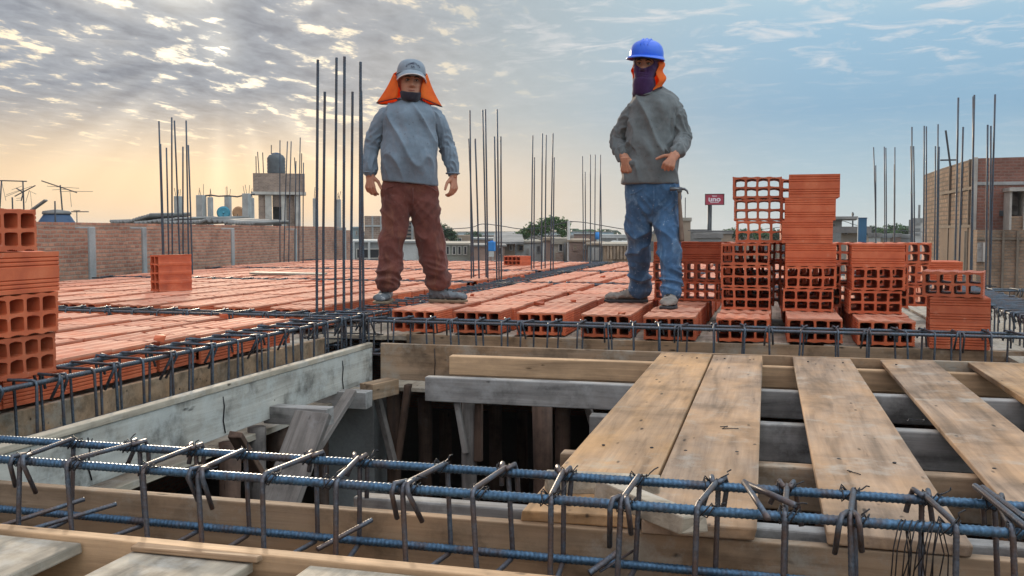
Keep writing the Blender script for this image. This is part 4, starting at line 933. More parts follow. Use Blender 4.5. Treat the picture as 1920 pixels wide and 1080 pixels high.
def text_mesh(name, body, size, m, parent, fn, res=2, bold=0.0):
    cu = bpy.data.curves.new(name, 'FONT'); cu.body = body; cu.size = size; cu.align_x = 'CENTER'; cu.align_y = 'CENTER'; cu.extrude = .0006; cu.resolution_u = res; cu.offset = bold
    o = bpy.data.objects.new(name, cu); COL.objects.link(o); me = evaluated_mesh(o); bpy.data.objects.remove(o)
    for v in me.vertices: v.co = fn(v.co)
    me.materials.clear(); me.materials.append(m); return link(bpy.data.objects.new(name, me), parent)
def on_cap(p, z0, bend):
    a = R(-90) + p.x / .10; zz = z0 + p.y - bend * p.x * p.x; pc = cr(prof_cap, 3); k = next((a_[0] + (b_[0] - a_[0]) * (zz - a_[1]) / max(1e-6, b_[1] - a_[1]) for a_, b_ in zip(pc, pc[1:]) if a_[1] <= zz <= b_[1]), .9); e = 1.018 + p.z
    return cc_ + turn1 @ Vector((.101 * k * e * math.cos(a), .118 * k * e * math.sin(a), zz))
text_mesh('lettering', 'COMETCO', .021, M_CAPINK, ca, lambda p: on_cap(p, .062, 9), 2, .0004); text_mesh('lettering', 'S.A.', .017, M_CAPINK, ca, lambda p: on_cap(p, .038, 1), 2, .0004)
# neck flap: hangs from the cap, spreads over the shoulders
def flap(topf, botf, nu=30, nv=10, bulge=.02):
    rows = []
    for j in range(nv + 1):
        v = j / nv; row_ = []
        for i in range(nu + 1):
            u = i / nu; a, b_ = topf(u), botf(u); p = a.lerp(b_, v)
            p += Vector(((u - .5) * -.03 * math.sin(v * math.pi), .010 * math.sin(v * math.pi) * (1 if .2 < u < .8 else -.5), 0)) + Vector((0, bulge * .4 * math.sin(u * 23 + v * 2) * v, .0))
            row_.append(p)
        rows.append(row_)
    return rows
def via(pts):
    def f(u):
        n_ = len(pts) - 1; x = min(u * n_, n_ - 1e-6); i = int(x); t = x - i; return pts[i].lerp(pts[i + 1], t * t * (3 - 2 * t) * .4 + t * .6)
    return f
topf = via([L(741, 142, -.055), L(738, 138, .02), L(748, 132, .10), L(769, 130, .13), L(790, 132, .10), L(801, 139, .02), L(798, 143, -.05)])
botf = via([L(744, 184, -.06), L(706, 193, .03), L(716, 196, .13), L(769, 196, .15), L(815, 197, .13), L(829, 200, .03), L(790, 184, -.06)])
sheet('neck_flap', flap(topf, botf), M_ORANGE, o1, .003, M_BLACKC)
# mask pulled under the chin
mk = MB(); rg = []
for z_, k, yy in ((-.030, .050, .0), (-.012, .060, -.010), (.008, .064, -.014), (.026, .068, -.008), (.034, .064, -.006)):
    rg.append([hb1 + turn1 @ Vector((k * math.cos(a) * 1.13, yy - .022 + (.086 if math.sin(a) < 0 else .06) * math.sin(a) * (.86 + k * 1.6), z_ + .022 * max(0, abs(math.cos(a)) - .45))) for a in [2 * math.pi * i / 32 for i in range(32)]])
mk.rings(rg, False, False)
mo = mk.build('chin_mask', M_BLACKC, o1, True); md = mo.modifiers.new('t', 'SOLIDIFY'); md.thickness = .004
for sx in (-1, 1):
    b = MB(); b.tube([hb1 + turn1 @ Vector((sx * .069, -.045, .040)), hb1 + turn1 @ Vector((sx * .082, -.03, .075)), hb1 + turn1 @ Vector((sx * .087, -.008, .10))], .0016, 5); b.build('ear_loop', M_BLACKC, mo, True)
# ------------------------------------------------------------------------------ man in the helmet
m2 = Man('man in blue hard hat, dark face covering, charcoal shirt and jeans, hand on hip', 1222, 573, 6.5); L = m2.L; S = m2.S
turn2 = Matrix.Rotation(R(-9), 3, 'Z') @ Matrix.Rotation(R(4), 3, 'Y')
hb2 = L(1208, 157, -.01); hh2 = .240
bd = MB(); bd.rings(head_rings(hb2, hh2, turn2))
bd.tube([L(1209, 140, .03), L(1210, 165, .03), L(1216, 195, .02)], [.058, .060, .075], 20)
torso(bd, [m2.T(1222, 384, 30, .07), m2.T(1222, 345, 40, .10), m2.T(1222, 290, 40, .115), m2.T(1222, 235, 40, .11), m2.T(1222, 212, 34, .085), m2.T(1219, 198, 24, .065), m2.T(1214, 184, 14, .05)])
bL = [L(1188, 216), L(1167, 238, .03), L(1156, 264, .06), L(1166, 288, -.04), L(1172, 296, -.10)]
bR = [L(1260, 210), L(1278, 234, -.01), L(1285, 262, -.04), L(1272, 284, -.16), L(1265, 291, -.20)]
for a in (bL, bR): limb(bd, list(zip(a, (.036, .034, .032, .030, .029))))
kL = [L(1202, 395), L(1198, 455, .10), L(1199, 545, .24)]; kR = [L(1247, 395), L(1253, 455, -.10), L(1257, 555, -.18)]
for a in (kL, kR): limb(bd, list(zip(a, (.060, .036, .034))))
hand(bd, L(1172, 295, -.12), Vector((.10, .10, -.95)), Vector((-.35, -.9, -.1)), Vector((.9, -.3, .3)), (.75, .9, .5), .02, (.6, .4), True)
hand(bd, L(1266, 289, -.21), Vector((-.45, -.25, -.75)), Vector((-.1, -.95, .30)), Vector((-.95, -.05, .5)), (.95, 1.35, .9), .015, (.35, .25), True)
o2 = m2.place(fuse(bd, .0032, 2, .4), M_SKIN); face_parts(o2, hb2, hh2, turn2)
sh = MB(); torso(sh, [m2.T(1218, 346, 54, .152), m2.T(1218, 334, 54, .156), m2.T(1219, 300, 50, .156), m2.T(1221, 265, 46, .150), m2.T(1223, 232, 45, .145), m2.T(1224, 212, 46, .132), m2.T(1225, 199, 48, .120, .005), m2.T(1226, 188, 42, .108, .010), m2.T(1226, 179, 34, .098, .016), m2.T(1224, 171, 25, .086, .022), m2.T(1221, 165, 19, .074, .026)])
SL = []; s1 = MB(); SL.append(s1); limb(s1, list(zip([L(1197, 215), L(1188, 212), L(1171, 236, .03), L(1160, 262, .06), L(1165, 284, -.02), L(1170, 291, -.07)], (.062, .063, .060, .058, .053, .045))))
s1 = MB(); SL.append(s1); limb(s1, list(zip([L(1246, 208), L(1258, 201), L(1272, 230, -.01), L(1279, 260, -.04), L(1274, 280, -.14), L(1268, 286, -.175)], (.064, .067, .064, .060, .053, .045))))
me = fuse(sh, .006, 4); displace(me, shirt_folds([(bL[0], bL[2]), (bL[2], bL[4]), (bR[0], bR[2]), (bR[2], bR[4])], 1.25, L(1218, 346).z, Vector((8, 4, 1))))
relax(me, 2); so_ = finish(me, 'shirt', M_SHIRT2, o2); sleeves(SL, [(bL[0], bL[2]), (bL[2], bL[4]), (bR[0], bR[2]), (bR[2], bR[4])], 1.25, Vector((8, 4, 1)), M_SHIRT2, so_)
b = MB(); c_ = m2.T(1211, 180, 20.5, .094, .008); b.tube(hem_ring(c_[2], c_[0], c_[1], c_[3], c_[4], 0, .012, 36, 2.1), .007, 8, True); b.build('collar', M_SHIRT2, so_, True)
jn = MB(); torso(jn, [m2.T(1223, 416, 10, .06), m2.T(1223, 408, 22, .075), m2.T(1223, 396, 43, .102), m2.T(1224, 375, 52, .118), m2.T(1223, 350, 50, .128), m2.T(1222, 335, 48, .13)])
limb(jn, list(zip([L(1201, 385), L(1198, 415, .03), L(1197, 445, .07), L(1197, 470, .11), L(1199, 500, .17), L(1200, 528, .21), L(1200, 544, .235)], (.100, .094, .087, .082, .077, .076, .078))), 22)
limb(jn, list(zip([L(1246, 385), L(1250, 415, -.03), L(1252, 445, -.07), L(1254, 470, -.10), L(1257, 505, -.13), L(1259, 534, -.16), L(1259, 549, -.175)], (.100, .092, .084, .079, .073, .072, .074))), 22)
me = fuse(jn, .006, 3); displace(me, trouser_folds(1.25, L(1250, 455).z, .19, Vector((6, 2, 9)))); relax(me, 2); jo = finish(me, 'jeans', M_JEANS, o2)
for pts in ([L(1226, 350, -.135), L(1226, 378, -.142), L(1223, 400, -.12)], [L(1240, 352, -.13), L(1256, 362, -.115), L(1270, 364, -.06)], [L(1205, 352, -.13), L(1190, 362, -.115), L(1177, 366, -.06)], [L(1272, 380, -.03), L(1276, 450, -.05), L(1278, 520, -.12)]): b = MB(); b.tube(pts, .003, 6); b.build('seam', M_JEANS, jo, True)
hl = L(1214, 566, .25); shoe(o2, Vector((hl.x, .25, 0)), R(184), .30, M_BOOT, M_SOLED, None, .105, .052, True, 'boot')
hl = L(1257, 570, -.12); shoe(o2, Vector((hl.x, -.10, 0)), R(-95), .285, M_BOOT, M_SOLED, None, .11, .054, True, 'boot')
# face covering: the head form a little larger, opened round the eyes
bc = MB(); rg = head_rings(hb2, hh2, turn2, .007, .8, .0, .78, 160, 16); bc.rings(rg, False, False)
neck = [[hb2 + turn2 @ Vector((rx * math.cos(2 * math.pi * i / 64), cy + ry * math.sin(2 * math.pi * i / 64), z_)) for i in range(64)] for z_, rx, ry, cy in ((-.090, .072, .090, .012), (-.070, .076, .096, .006), (-.045, .074, .094, .0), (-.015, .077, .099, -.006), (.015, .073, .098, -.008), (.04, .066, .094, -.006))]
bc.rings(neck, False, False)
me = bc.mesh('balaclava', M_PURPLE, True); bm = bmesh.new(); bm.from_mesh(me); it = turn2.inverted()
kill = [f for f in bm.faces if (lambda q_: q_.y < -.02 and (abs(q_.x) / .064) ** 2.5 + ((q_.z / hh2 - .55) / (.205 - .09 * abs(q_.x) / .06)) ** 2 < 1)(it @ (f.calc_center_median() - hb2))]
bmesh.ops.delete(bm, geom=kill, context='FACES'); bm.to_mesh(me); bm.free(); displace(me, lambda p, n: .003 * (ridge(Vector((p.x * 9, p.y * 9, p.z * 24))) - .4))
bo = link(bpy.data.objects.new('balaclava', me), o2); md = bo.modifiers.new('t', 'SOLIDIFY'); md.thickness = .003
# hard hat
hc = hb2 + turn2 @ Vector((0, .008, hh2 * .785)); tilt = turn2 @ Matrix.Rotation(R(4), 3, 'X')
hm = MB(); prof = [(1.0, -.012), (.995, .010), (.965, .032), (.87, .059), (.69, .081), (.45, .094), (.2, .100), (.03, .102)]
hm.rings([[hc + tilt @ Vector((.112 * r_ * math.cos(a), .135 * r_ * math.sin(a), z_ + .0055 * max(0, 1 - r_ * .6) * (1 if abs(math.cos(a)) * r_ * 3.2 < .5 else 0))) for a in [2 * math.pi * i / 60 for i in range(60)]] for r_, z_ in cr(prof, 4)])
ho = hm.build('hard_hat', M_HELM, o2, True)
for dx in (-.024, 0, .024):
    b = MB(); pts = []
    for i in range(15):
        a = R(25 + 130 * i / 14); k = math.sqrt(max(.01, 1 - (dx / .112) ** 2)); pts.append(hc + tilt @ Vector((dx, -.135 * k * math.cos(a) * 1.0, .004 + .100 * k * math.sin(a) ** .8)))
    b.tube(pts, [.002 + .0055 * math.sin(math.pi * i / 14) for i in range(15)], 8); b.build('ridge', M_HELM, ho, True)
def hbrim(u, v, dz=0):
    a = 2 * math.pi * u; fr = max(0, -math.sin(a)); ext = .012 + .048 * fr ** 1.2
    return hc + tilt @ Vector(((.111 + ext * v * .75) * math.cos(a), (.134 + ext * v) * math.sin(a), -.010 - (.010 + .006 * fr) * v * v + dz - .010 * v * abs(math.cos(a))))
sheet('brim', [[hbrim(i / 48, j / 4) for i in range(49)] for j in range(5)], M_HELM, ho, .004)
b = MB(); b.tube([hbrim(i / 48, 1.0) for i in range(48)], .0038, 6, True); b.build('brim_edge', M_HELM, ho, True)
b = MB(); rg = [[hc + tilt @ Vector((rx * math.cos(2 * math.pi * i / 40), ry * math.sin(2 * math.pi * i / 40), z_)) for i in range(40)] for rx, ry, z_ in ((.086, .106, -.034), (.090, .110, -.010), (.092, .112, .02))]
b.rings(rg, False, False); hbnd = b.build('headband', M_BLACKC, ho, True); md = hbnd.modifiers.new('t', 'SOLIDIFY'); md.thickness = .004
topf = via([L(1231, 117, -.03), L(1243, 116, .04), L(1236, 115, .13), L(1212, 115, .15), L(1190, 118, .12), L(1186, 122, .06), L(1187, 124, .0)])
botf = via([L(1227, 170, -.10), L(1244, 163, -.02), L(1244, 166, .11), L(1214, 170, .14), L(1195, 166, .11), L(1188, 150, .03), L(1190, 146, -.02)])
fr_ = flap(topf, botf, 34, 12, .03)
for j, r_ in enumerate(fr_):
    for i, p in enumerate(r_): p.x += .012 * math.sin(j * .9 + .6) * (1 if i < 14 else .3)
sheet('neck_flap', fr_, M_ORANGE, o2, .003, M_BLACKC)
# claw hammer hanging at the hip
hp = L(1273, 356, -.12); hs = m2
def W2(p): return hs.O + hs.r * p.x + hs.n * p.y + Vector((0, 0, p.z))
ham = thing('claw_hammer', 'claw hammer hanging head-up from the right hip of the man in jeans', 'hammer', W2(hp), m2.rz)
M_IRON = plain('worn_iron', (.13, .135, .145), .4, .8, .3, 40, .15); M_HAFT = plain('worn_haft', (.16, .115, .085), .7, 0, .35, 14, .2)
b = MB(); b.tube([(-.060, -.012, .006), (-.030, -.012, .006), (-.022, -.01, .006), (.012, 0, .004)], [.0135, .0135, .010, .012], 12); b.box((.004, 0, .0), (.032, .028, .034)); b.build('hammer_head', M_IRON, ham, True, .002)
for s_ in (-1, 1):
    b = MB(); b.tube([(.012, s_ * .005, .005), (.035, s_ * .008, .006), (.052, s_ * .011, -.006), (.060, s_ * .012, -.028)], [.010, .008, .006, .003], 8); b.build('claw', M_IRON, ham, True)
b = MB(); b.tube([(.004, 0, .018), (.005, 0, -.06), (.012, .0, -.17), (.018, -.004, -.26), (.022, -.006, -.325), (.023, -.006, -.34)], [.011, .0105, .0125, .014, .0165, .014], 12); b.build('haft', M_HAFT, ham, True)
# ================================================================ THE TOWN AROUND
ZG = -6.0
M_DIRT = concrete('dry_ground', (.26, .215, .165), .05)
b = MB(); b.b2((-690, -50, ZG - .4), (690, 890, ZG)); tag(b.build('ground', M_DIRT), None, None, None, 'structure')
def paint(name, c): return concrete(name, c, 1.1)
P_CREAM, P_GREY, P_WHITE, P_BLUE, P_TAN, P_PINK, P_GREEN = paint('cream_plaster', (.33, .29, .235)), paint('grey_plaster', (.23, .235, .23)), paint('white_plaster', (.44, .44, .42)), paint('pale_blue_plaster', (.30, .40, .44)), paint('tan_plaster', (.28, .21, .15)), paint('brown_pink_plaster', (.25, .165, .13)), paint('grey_green_plaster', (.25, .255, .215))
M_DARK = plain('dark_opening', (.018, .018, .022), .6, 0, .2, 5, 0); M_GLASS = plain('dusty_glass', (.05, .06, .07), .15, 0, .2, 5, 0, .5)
M_ROOFM = plain('weathered_sheet_metal', (.20, .19, .18), .6, .2, .4, 1.2, .1); M_TANKB = plain('black_blue_tank', (.028, .062, .125), .45, 0, .25, 4, .05); M_BLUE = plain('blue_plastic', (.03, .20, .52), .5, 0, .15, 3, .05)
M_IRONP = plain('grey_pipe', (.06, .06, .065), .6, .4, .2, 9, 0)
M_SLAT = wood('weathered_fence_wood', (.30, .22, .15), (.13, .09, .06), None, 0, 2)
class House:
    def __init__(s, name, label, cat, px0, px1, ytop, Y, dep, m, zb=ZG, group=None, roof=None, rt=.09, over=.07):
        c = uy((px0 + px1) / 2, 500, Y); s.rz = -math.atan2(c.x, c.y); s.n = Vector((-math.sin(s.rz), math.cos(s.rz), 0)); s.r = Vector((math.cos(s.rz), math.sin(s.rz), 0)); s.c = Vector((c.x, c.y, zb)); s.O = s.c
        s.O = s.c + s.r * s.at(px0, 500).x; w = s.at(px1, 500).x; h = s.at((px0 + px1) / 2, ytop).z
        s.o = thing(name, label, cat, s.O, s.rz, group)
        q = MB(); q.b2((0, 0, 0), (w, dep, h - (rt if roof else 0))); q.build('wall', m, s.o)
        if roof: q = MB(); q.b2((-over, -over, h - rt), (w + over, dep + over, h)); q.build('roof', roof, s.o)
        s.w, s.h = w, h
    def at(s, px, py, y=0.0):
        d = ray(px, py); t = (y - (CAM - s.O).dot(s.n)) / d.dot(s.n); P = CAM + d * t - s.O; return Vector((P.dot(s.r), y, P.z))
    def panel(s, name, px0, py0, px1, py1, m, out=.06, parent=None, back=.05):
        a, b_ = s.at(px0, py1), s.at(px1, py0); q = MB(); q.b2((a.x, -out, a.z), (b_.x, back, b_.z)); return q.build(name, m, parent or s.o)
    def window(s, px0, py0, px1, py1, m=None, frame=None, t=.03):
        a, b_ = s.at(px0, py1), s.at(px1, py0); q = MB(); f = .05
        q.b2((a.x, -f, a.z), (a.x + t, .05, b_.z)); q.b2((b_.x - t, -f, a.z), (b_.x, .05, b_.z)); q.b2((a.x + t, -f, b_.z - t), (b_.x - t, .05, b_.z)); q.b2((a.x + t, -f, a.z), (b_.x - t, .05, a.z + t))
        w = q.build('window', frame or M_CONCL, s.o); q = MB(); q.b2((a.x + t, -.02, a.z + t), (b_.x - t, .04, b_.z - t)); q.build('pane', m or M_GLASS, w); return w
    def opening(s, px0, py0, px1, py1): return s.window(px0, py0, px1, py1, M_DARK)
# ---- left masonry wall of the neighbour, with concrete ties
A, B = Vector((-6.6, 2.4, 0)), Vector((-8.95, 19.7, 0)); dv = B - A; Lw = dv.length; rzw = math.atan2(dv.y, dv.x)
w = thing('boundary_wall', 'long rough red masonry wall with concrete ties along the left edge of the slab', 'wall', (A.x, A.y, -3.2), rzw)
q = MB(); q.b2((0, -.005, 0), (Lw, .14, 3.88)); q.build('wall_panel', M_WALLB, w)
for px in (172, 270, 436, 553, 646):
    best = min((abs(pr_ - px), s_) for s_ in [i * .02 for i in range(int(Lw / .02))] for pr_ in [(lambda v: 960 + F_PX * v.dot(_rt) / v.dot(_fw))(A + dv * (s_ / Lw) - CAM)])[1]
    q = MB(); q.b2((best - (.065 if px == 172 else .05), -.03, 0), (best + (.065 if px == 172 else .05), .16, 3.90 if px != 646 else 3.94)); q.build('concrete_tie', M_CONC, w, False, .01)
q = MB(); q.b2((0, .15, 3.70), (Lw * .98, .30, 3.95)); tag(q.build('parapet', M_WALLB, None, False, 0, (A.x, A.y, -3.2)), 'low reddish parapet showing just above the long masonry wall', 'parapet'); bpy.data.objects['parapet'].rotation_euler.z = rzw
# ---- things on the neighbours' roofs, left
def at(px, py, D): return ud(px, py, D)
hb_ = House('house', 'flat-roofed neighbour house hidden behind the long masonry wall', 'house', -300, 455, 421, 22, 2, M_WALLG, roof=M_CONC, rt=.2, over=.05)
t = thing('water_tank', 'dark blue conical-topped water tank behind the wall at the left edge', 'water tank', at(107, 423, 20)); k = 20 / F_PX
q = MB(); q.lathe([(36 * k, -1.2), (36 * k, 1 * k), (34 * k, 4 * k), (24 * k, 19 * k), (23 * k, 21 * k)], 32); q.build('body', M_TANKB, t, True)
q = MB(); q.lathe([(25 * k, 21 * k), (25.5 * k, 23 * k), (24 * k, 27 * k), (4 * k, 30 * k)], 32); q.build('lid', M_ROOFM, t, True)
def antenna(label, px, pbase, ptop, D, arms):
    o = thing('tv_antenna', label, 'antenna', at(px, pbase, D), 0, 'roof aerials'); base = Vector(o.location)
    q = MB(); q.tube([(0, 0, -.6), Vector(at(ptop[0], ptop[1], D)) - base], .016, 6); q.build('mast', M_IRONP, o, True)
    for (x0, y0, x1, y1, r) in arms:
        q = MB(); q.tube([Vector(at(x0, y0, D + .2)) - base, Vector(at(x1, y1, D - .25)) - base], r, 5); q.build('boom' if r > .011 else 'element', M_IRONP, o, True)
antenna('tall roof aerial above the dark blue tank, its boom sloping down to the right', 120, 397, (113, 347), 20, [(78, 339, 144, 361, .012), (88, 349, 148, 353, .0045), (98, 356, 125, 355, .0045), (112, 359, 174, 359, .0045), (131, 357, 134, 388, .0045), (127, 397, 166, 397, .010)])
antenna('crossed roof aerial with many short rods above the left-edge bricks', 45, 393, (43, 339), 20, [(28, 368, 66, 348, .012), (31, 353, 44, 361, .014), (43, 361, 40, 376, .012), (10, 369, 42, 356, .0045), (12, 365, 60, 349, .0045), (22, 356, 41, 349, .004), (48, 380, 55, 357, .0045), (30, 376, 40, 375, .004), (31, 372, 41, 371, .004), (55, 358, 68, 364, .004), (57, 360, 60, 390, .004)])
antenna('roof aerial cut by the left edge of the picture', 24, 392, (23, 370), 20, [])
antenna('thin boom aerial in the top of the left-edge group', -6, 392, (3, 339), 20, [(-20, 338, 50, 340, .012), (3, 340, 11, 376, .0045)])
antenna('short plain pipe beside the dark blue tank', 103, 397, (103, 377), 19, [])
antenna('small distant aerial right of the dark blue tank', 144, 420, (144, 395), 30, [(138, 395, 150, 395, .012)])
q = MB(); q.box((0, 0, 0), (.14, .42, .03), Matrix.Rotation(R(35), 3, 'X')); o = q.build('roof_panel', M_ROOFM, None, False, 0, at(71, 386, 20)); o.rotation_euler.z = R(-75); tag(o, 'tilted grey panel poking up behind the left-edge bricks', 'panel')
# corrugated sheets heaped on the roof
def corrugated(px0, py0, px1, py1, D, label, dep=1.6, tilt=0.0):
    a, b_ = at(px0, py0, D), at(px1, py1, D); n = 40; q = MB(); vs = []; fs = []
    for j in range(2):
        for i in range(n + 1):
            p = a.lerp(b_, i / n); vs.append(p + Vector((0, j * dep, .035 * math.sin(i * 1.5) + tilt * j)))
    fs = [(i, i + 1, n + 2 + i, n + 1 + i) for i in range(n)]; q.add(vs, fs); o = q.build('corrugated_sheet', M_ROOFM, None, True); md = o.modifiers.new('t', 'SOLIDIFY'); md.thickness = .03
    return tag(o, label, 'roofing sheet', 'loose sheets on the neighbour roof')
for args in ((205, 415, 262, 414, 22, 'wavy dark sheet at the left end of the roof heap'), (232, 417, 282, 402, 21.8, 'sheet tilted up steeply in the roof heap'), (250, 418, 330, 410, 21.6, 'pale sheet in the middle of the roof heap'), (300, 417, 372, 415, 21.5, 'flat sheet behind the left starter bars'),
             (365, 417, 398, 409, 21.5, 'raised sheet left of the round dishes'), (385, 413, 480, 419, 21.4, 'dark sheet in front of the round dishes'), (425, 416, 478, 418, 21.2, 'light sheet edge at the right end of the roof heap')): corrugated(*args, tilt=.05)
# unfinished columns on a roof
def stub_col(px0, px1, ytop, ybase, D, label, bars=3):
    a = at((px0 + px1) / 2, ybase, D); k = D / F_PX; o = thing('concrete_stub', label, 'column', a, 0, 'unfinished roof columns'); h = (ybase - ytop) * k; wd = (px1 - px0) * k
    q = MB(); q.b2((-wd / 2, -wd / 2, -1), (wd / 2, wd / 2, h)); q.build('shaft', M_CONC, o, False, .02); 
    for i in range(bars):
        q = MB(); x = (i / max(1, bars - 1) - .5) * wd * .7; q.tube([(x, 0, h - .05), (x + rnd.uniform(-.1, .1), 0, h + rnd.uniform(.2, .5))], .012, 5); q.build('bar', M_IRONP, o)
for c in ((371, 385, 366, 415, 44, 'broad unfinished column at the left end of the dish row'), (391, 399, 370, 413, 44, 'slim unfinished column left of the blue dish'), (423, 433, 368, 412, 46, 'unfinished column between the two dishes'), (457, 470, 363, 416, 44, 'broad unfinished column right of the brown dish'), (468, 476, 371, 414, 45, 'darker stub touching the broad column by the brick tower'),
          (329, 340, 368, 412, 44, 'unfinished column seen between the left starter bars'), (632, 639, 374, 420, 40, 'unfinished column seen through the corner bars'), (588, 596, 372, 420, 40, 'stub behind the leftmost corner bars')): stub_col(*c)
q = MB(); pts = [at(x, y, 44) for x, y in ((384, 367), (396, 366), (410, 368), (428, 367), (445, 369), (458, 366), (478, 364))]; q.tube(pts, .035, 5); tag(q.build('roof_cable', M_IRONP, None, True), 'sagging pole and cable across the unfinished roof columns', 'cable')
def dish(px, py, r, D, m, label, yaw):
    o = thing('satellite_dish', label, 'satellite dish', at(px, py, D), yaw); k = D / F_PX; q = MB(); Rr = r * k; n = 28; rg = []
    for i in range(1, 8):
        a = i / 7; rg.append([Vector((Rr * a * math.cos(2 * math.pi * j / n), .10 * Rr * (1 - a * a) - .0, Rr * a * math.sin(2 * math.pi * j / n))) for j in range(n)])
    q.rings(rg, False, True); e = q.build('reflector', m, o, True); md = e.modifiers.new('t', 'SOLIDIFY'); md.thickness = .03
    q = MB(); q.tube([(0, .2 * Rr, 0), (0, .5, -.2), (0, .5, -1.2 * Rr - .5)], .03, 6); q.build('mount', M_IRONP, o, True)
    q = MB(); q.tube([(0, -.02, -Rr), (0, -.5 * Rr, -.2 * Rr)], .015, 5); q.build('feed_arm', M_IRONP, o, True)
dish(419, 399, 12.5, 45, plain('teal_dish_paint', (.05, .26, .36), .5, 0, .15, 2, 0), 'round teal satellite dish between unfinished columns', R(24)); dish(447, 399, 12, 45.5, plain('rusty_dish_paint', (.40, .22, .11), .6, 0, .25, 2, 0), 'round rust-brown satellite dish beside the teal one', R(10))
# ---- brick water tower
D = 58; k = D / F_PX; o = at(524, 420, D); tw = thing('brick_tower', 'brick roof tower on concrete posts carrying a dark water tank', 'tower', o, R(28)); X = lambda px: (px - 524) * k; Z = lambda py: (420 - py) * k
q = MB(); q.b2((X(478), -.8, Z(361)), (X(571), .8, Z(327))); q.build('parapet', M_WALLG, tw); q = MB(); q.b2((X(476), -.9, Z(366)), (X(573), .9, Z(361))); q.build('slab', M_CONCL, tw)
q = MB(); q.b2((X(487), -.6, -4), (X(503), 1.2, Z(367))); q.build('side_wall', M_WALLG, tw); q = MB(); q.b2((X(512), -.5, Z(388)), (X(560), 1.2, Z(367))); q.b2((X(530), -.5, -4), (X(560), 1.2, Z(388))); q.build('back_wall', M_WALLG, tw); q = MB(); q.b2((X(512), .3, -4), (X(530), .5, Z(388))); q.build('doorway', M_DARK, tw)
for a, b_ in ((499, 511), (528, 537), (552, 563)): q = MB(); q.b2((X(a), -.75, -4), (X(b_), -.45, Z(366))); q.build('post', M_CONCL, tw)
q = MB(); q.tube([(X(484), -.7, Z(327)), (X(484), -.7, Z(296))], .03, 5); q.tube([(X(489), -.7, Z(327)), (X(487), -.7, Z(288))], .03, 5); q.tube([(X(497), -.7, Z(327)), (X(496), -.7, Z(289))], .03, 5); q.tube([(X(510), .8, Z(327)), (X(511), .8, Z(271))], .03, 5); q.tube([(X(554), -1, Z(327)), (X(553), -1, Z(298))], .03, 5); q.tube([(X(565), -1, Z(327)), (X(566), -1, Z(290))], .03, 5); q.build('starter_bars', M_IRONP, tw)
t = thing('water_tank', 'dark ribbed water tank on top of the brick tower', 'water tank', o + Vector((X(519), 0, Z(327)))); M_TANKD = plain('dark_grey_tank', (.07, .08, .09), .5, 0, .25, 4, .05); q = MB(); q.lathe([(16 * k, 0)] + [((16.8 if i % 2 else 16.2) * k, (2 + i * 3) * k) for i in range(10)] + [(13 * k, 35 * k), (9 * k, 37 * k)], 28); q.build('body', M_TANKD, t, True); q = MB(); q.lathe([(9 * k, 36.5 * k), (9.5 * k, 38 * k), (3 * k, 40 * k)], 20); q.build('lid', M_TANKB, t, True)
# ---- houses across the street, between the men
hs = House('house', 'small pale blue rooftop room seen through the corner bars', 'house', 662, 674, 425, 46, 3, P_BLUE, roof=P_BLUE); hs.opening(667, 433, 670, 441)
hs = House('house', 'brown masonry house with concrete ribs left of the maroon trousers', 'house', 684, 742, 405, 40, 8, M_WALLG); [hs.panel('concrete_rib', a, 405, a + 3, 455, M_CONC, .03) for a in (697, 713)]; hs.panel('concrete_beam', 684, 422, 742, 425, M_CONC, .04)
hs = House('house', 'low dark shed with a pale roof edge left of the maroon trousers', 'house', 658, 722, 451, 30, 6, P_GREY, roof=P_WHITE, rt=.06); hs.opening(668, 466, 714, 485)
for a in (661, 690, 716): hs.panel('post', a, 453, a + 4, 500, P_WHITE, .09)
hs = House('house', 'masonry building with slotted concrete stair seen between the maroon trouser legs', 'house', 752, 788, 414, 44, 8, M_WALLG)
for i in range(5): hs.panel('slot', 757, 417 + i * 7, 771, 420 + i * 7, M_DARK, .02)
hs.panel('concrete_rib', 771, 414, 775, 455, M_CONC, .04)
hs = House('house', 'white-walled shed seen between the maroon trouser legs', 'house', 748, 794, 452, 30, 6, P_WHITE, roof=P_GREY, rt=.06); hs.panel('frame_post', 784, 455, 788, 490, P_GREY, .05)
hs = House('house', 'grey-green house with a row of window bars right of the maroon trousers', 'house', 826, 884, 456, 31, 8, P_GREEN, roof=P_CREAM, rt=.06)
for a in (836, 848, 858, 869): hs.opening(a, 461, a + 7, 478)
hs = House('house', 'brown upper room behind the grey-green house', 'house', 851, 882, 441, 48, 6, P_TAN); hs.opening(857, 446, 866, 454)
hs = House('house', 'grey masonry house behind the dark bars right of the maroon trousers', 'house', 872, 940, 446, 52, 8, M_WALLG, roof=M_CONC); hs.opening(880, 450, 888, 456)
hs = House('house', 'low pink-brown wall house behind the single lying brick', 'house', 884, 946, 459, 29, 5, P_PINK, roof=M_ROOFM, rt=.05); hs.opening(934, 463, 942, 478)
t = thing('water_tank', 'bright blue square water tank among the low houses', 'water tank', at(922, 471, 27)); q = MB(); q.b2((-.10, -.1, 0), (.10, .1, .27)); q.build('body', M_BLUE, t, False, .02); q = MB(); q.lathe([(.05, .27), (.05, .30)], 12); q.build('lid', M_BLUE, t)
t = thing('plastic_chair', 'white plastic chair standing before the low houses', 'chair', at(920, 488, 26)); k = 26 / F_PX
q = MB(); q.b2((-.07, -.07, .10), (.07, .07, .115)); q.build('seat', P_WHITE, t); q = MB(); q.b2((-.07, .06, .115), (.07, .075, .24)); q.build('backrest', P_WHITE, t)
for sx in (-1, 1):
    for sy in (-1, 1): q = MB(); q.tube([(sx * .06, sy * .06, .10), (sx * .07, sy * .07, -.4)], .008, 5); q.build('leg', P_WHITE, t)
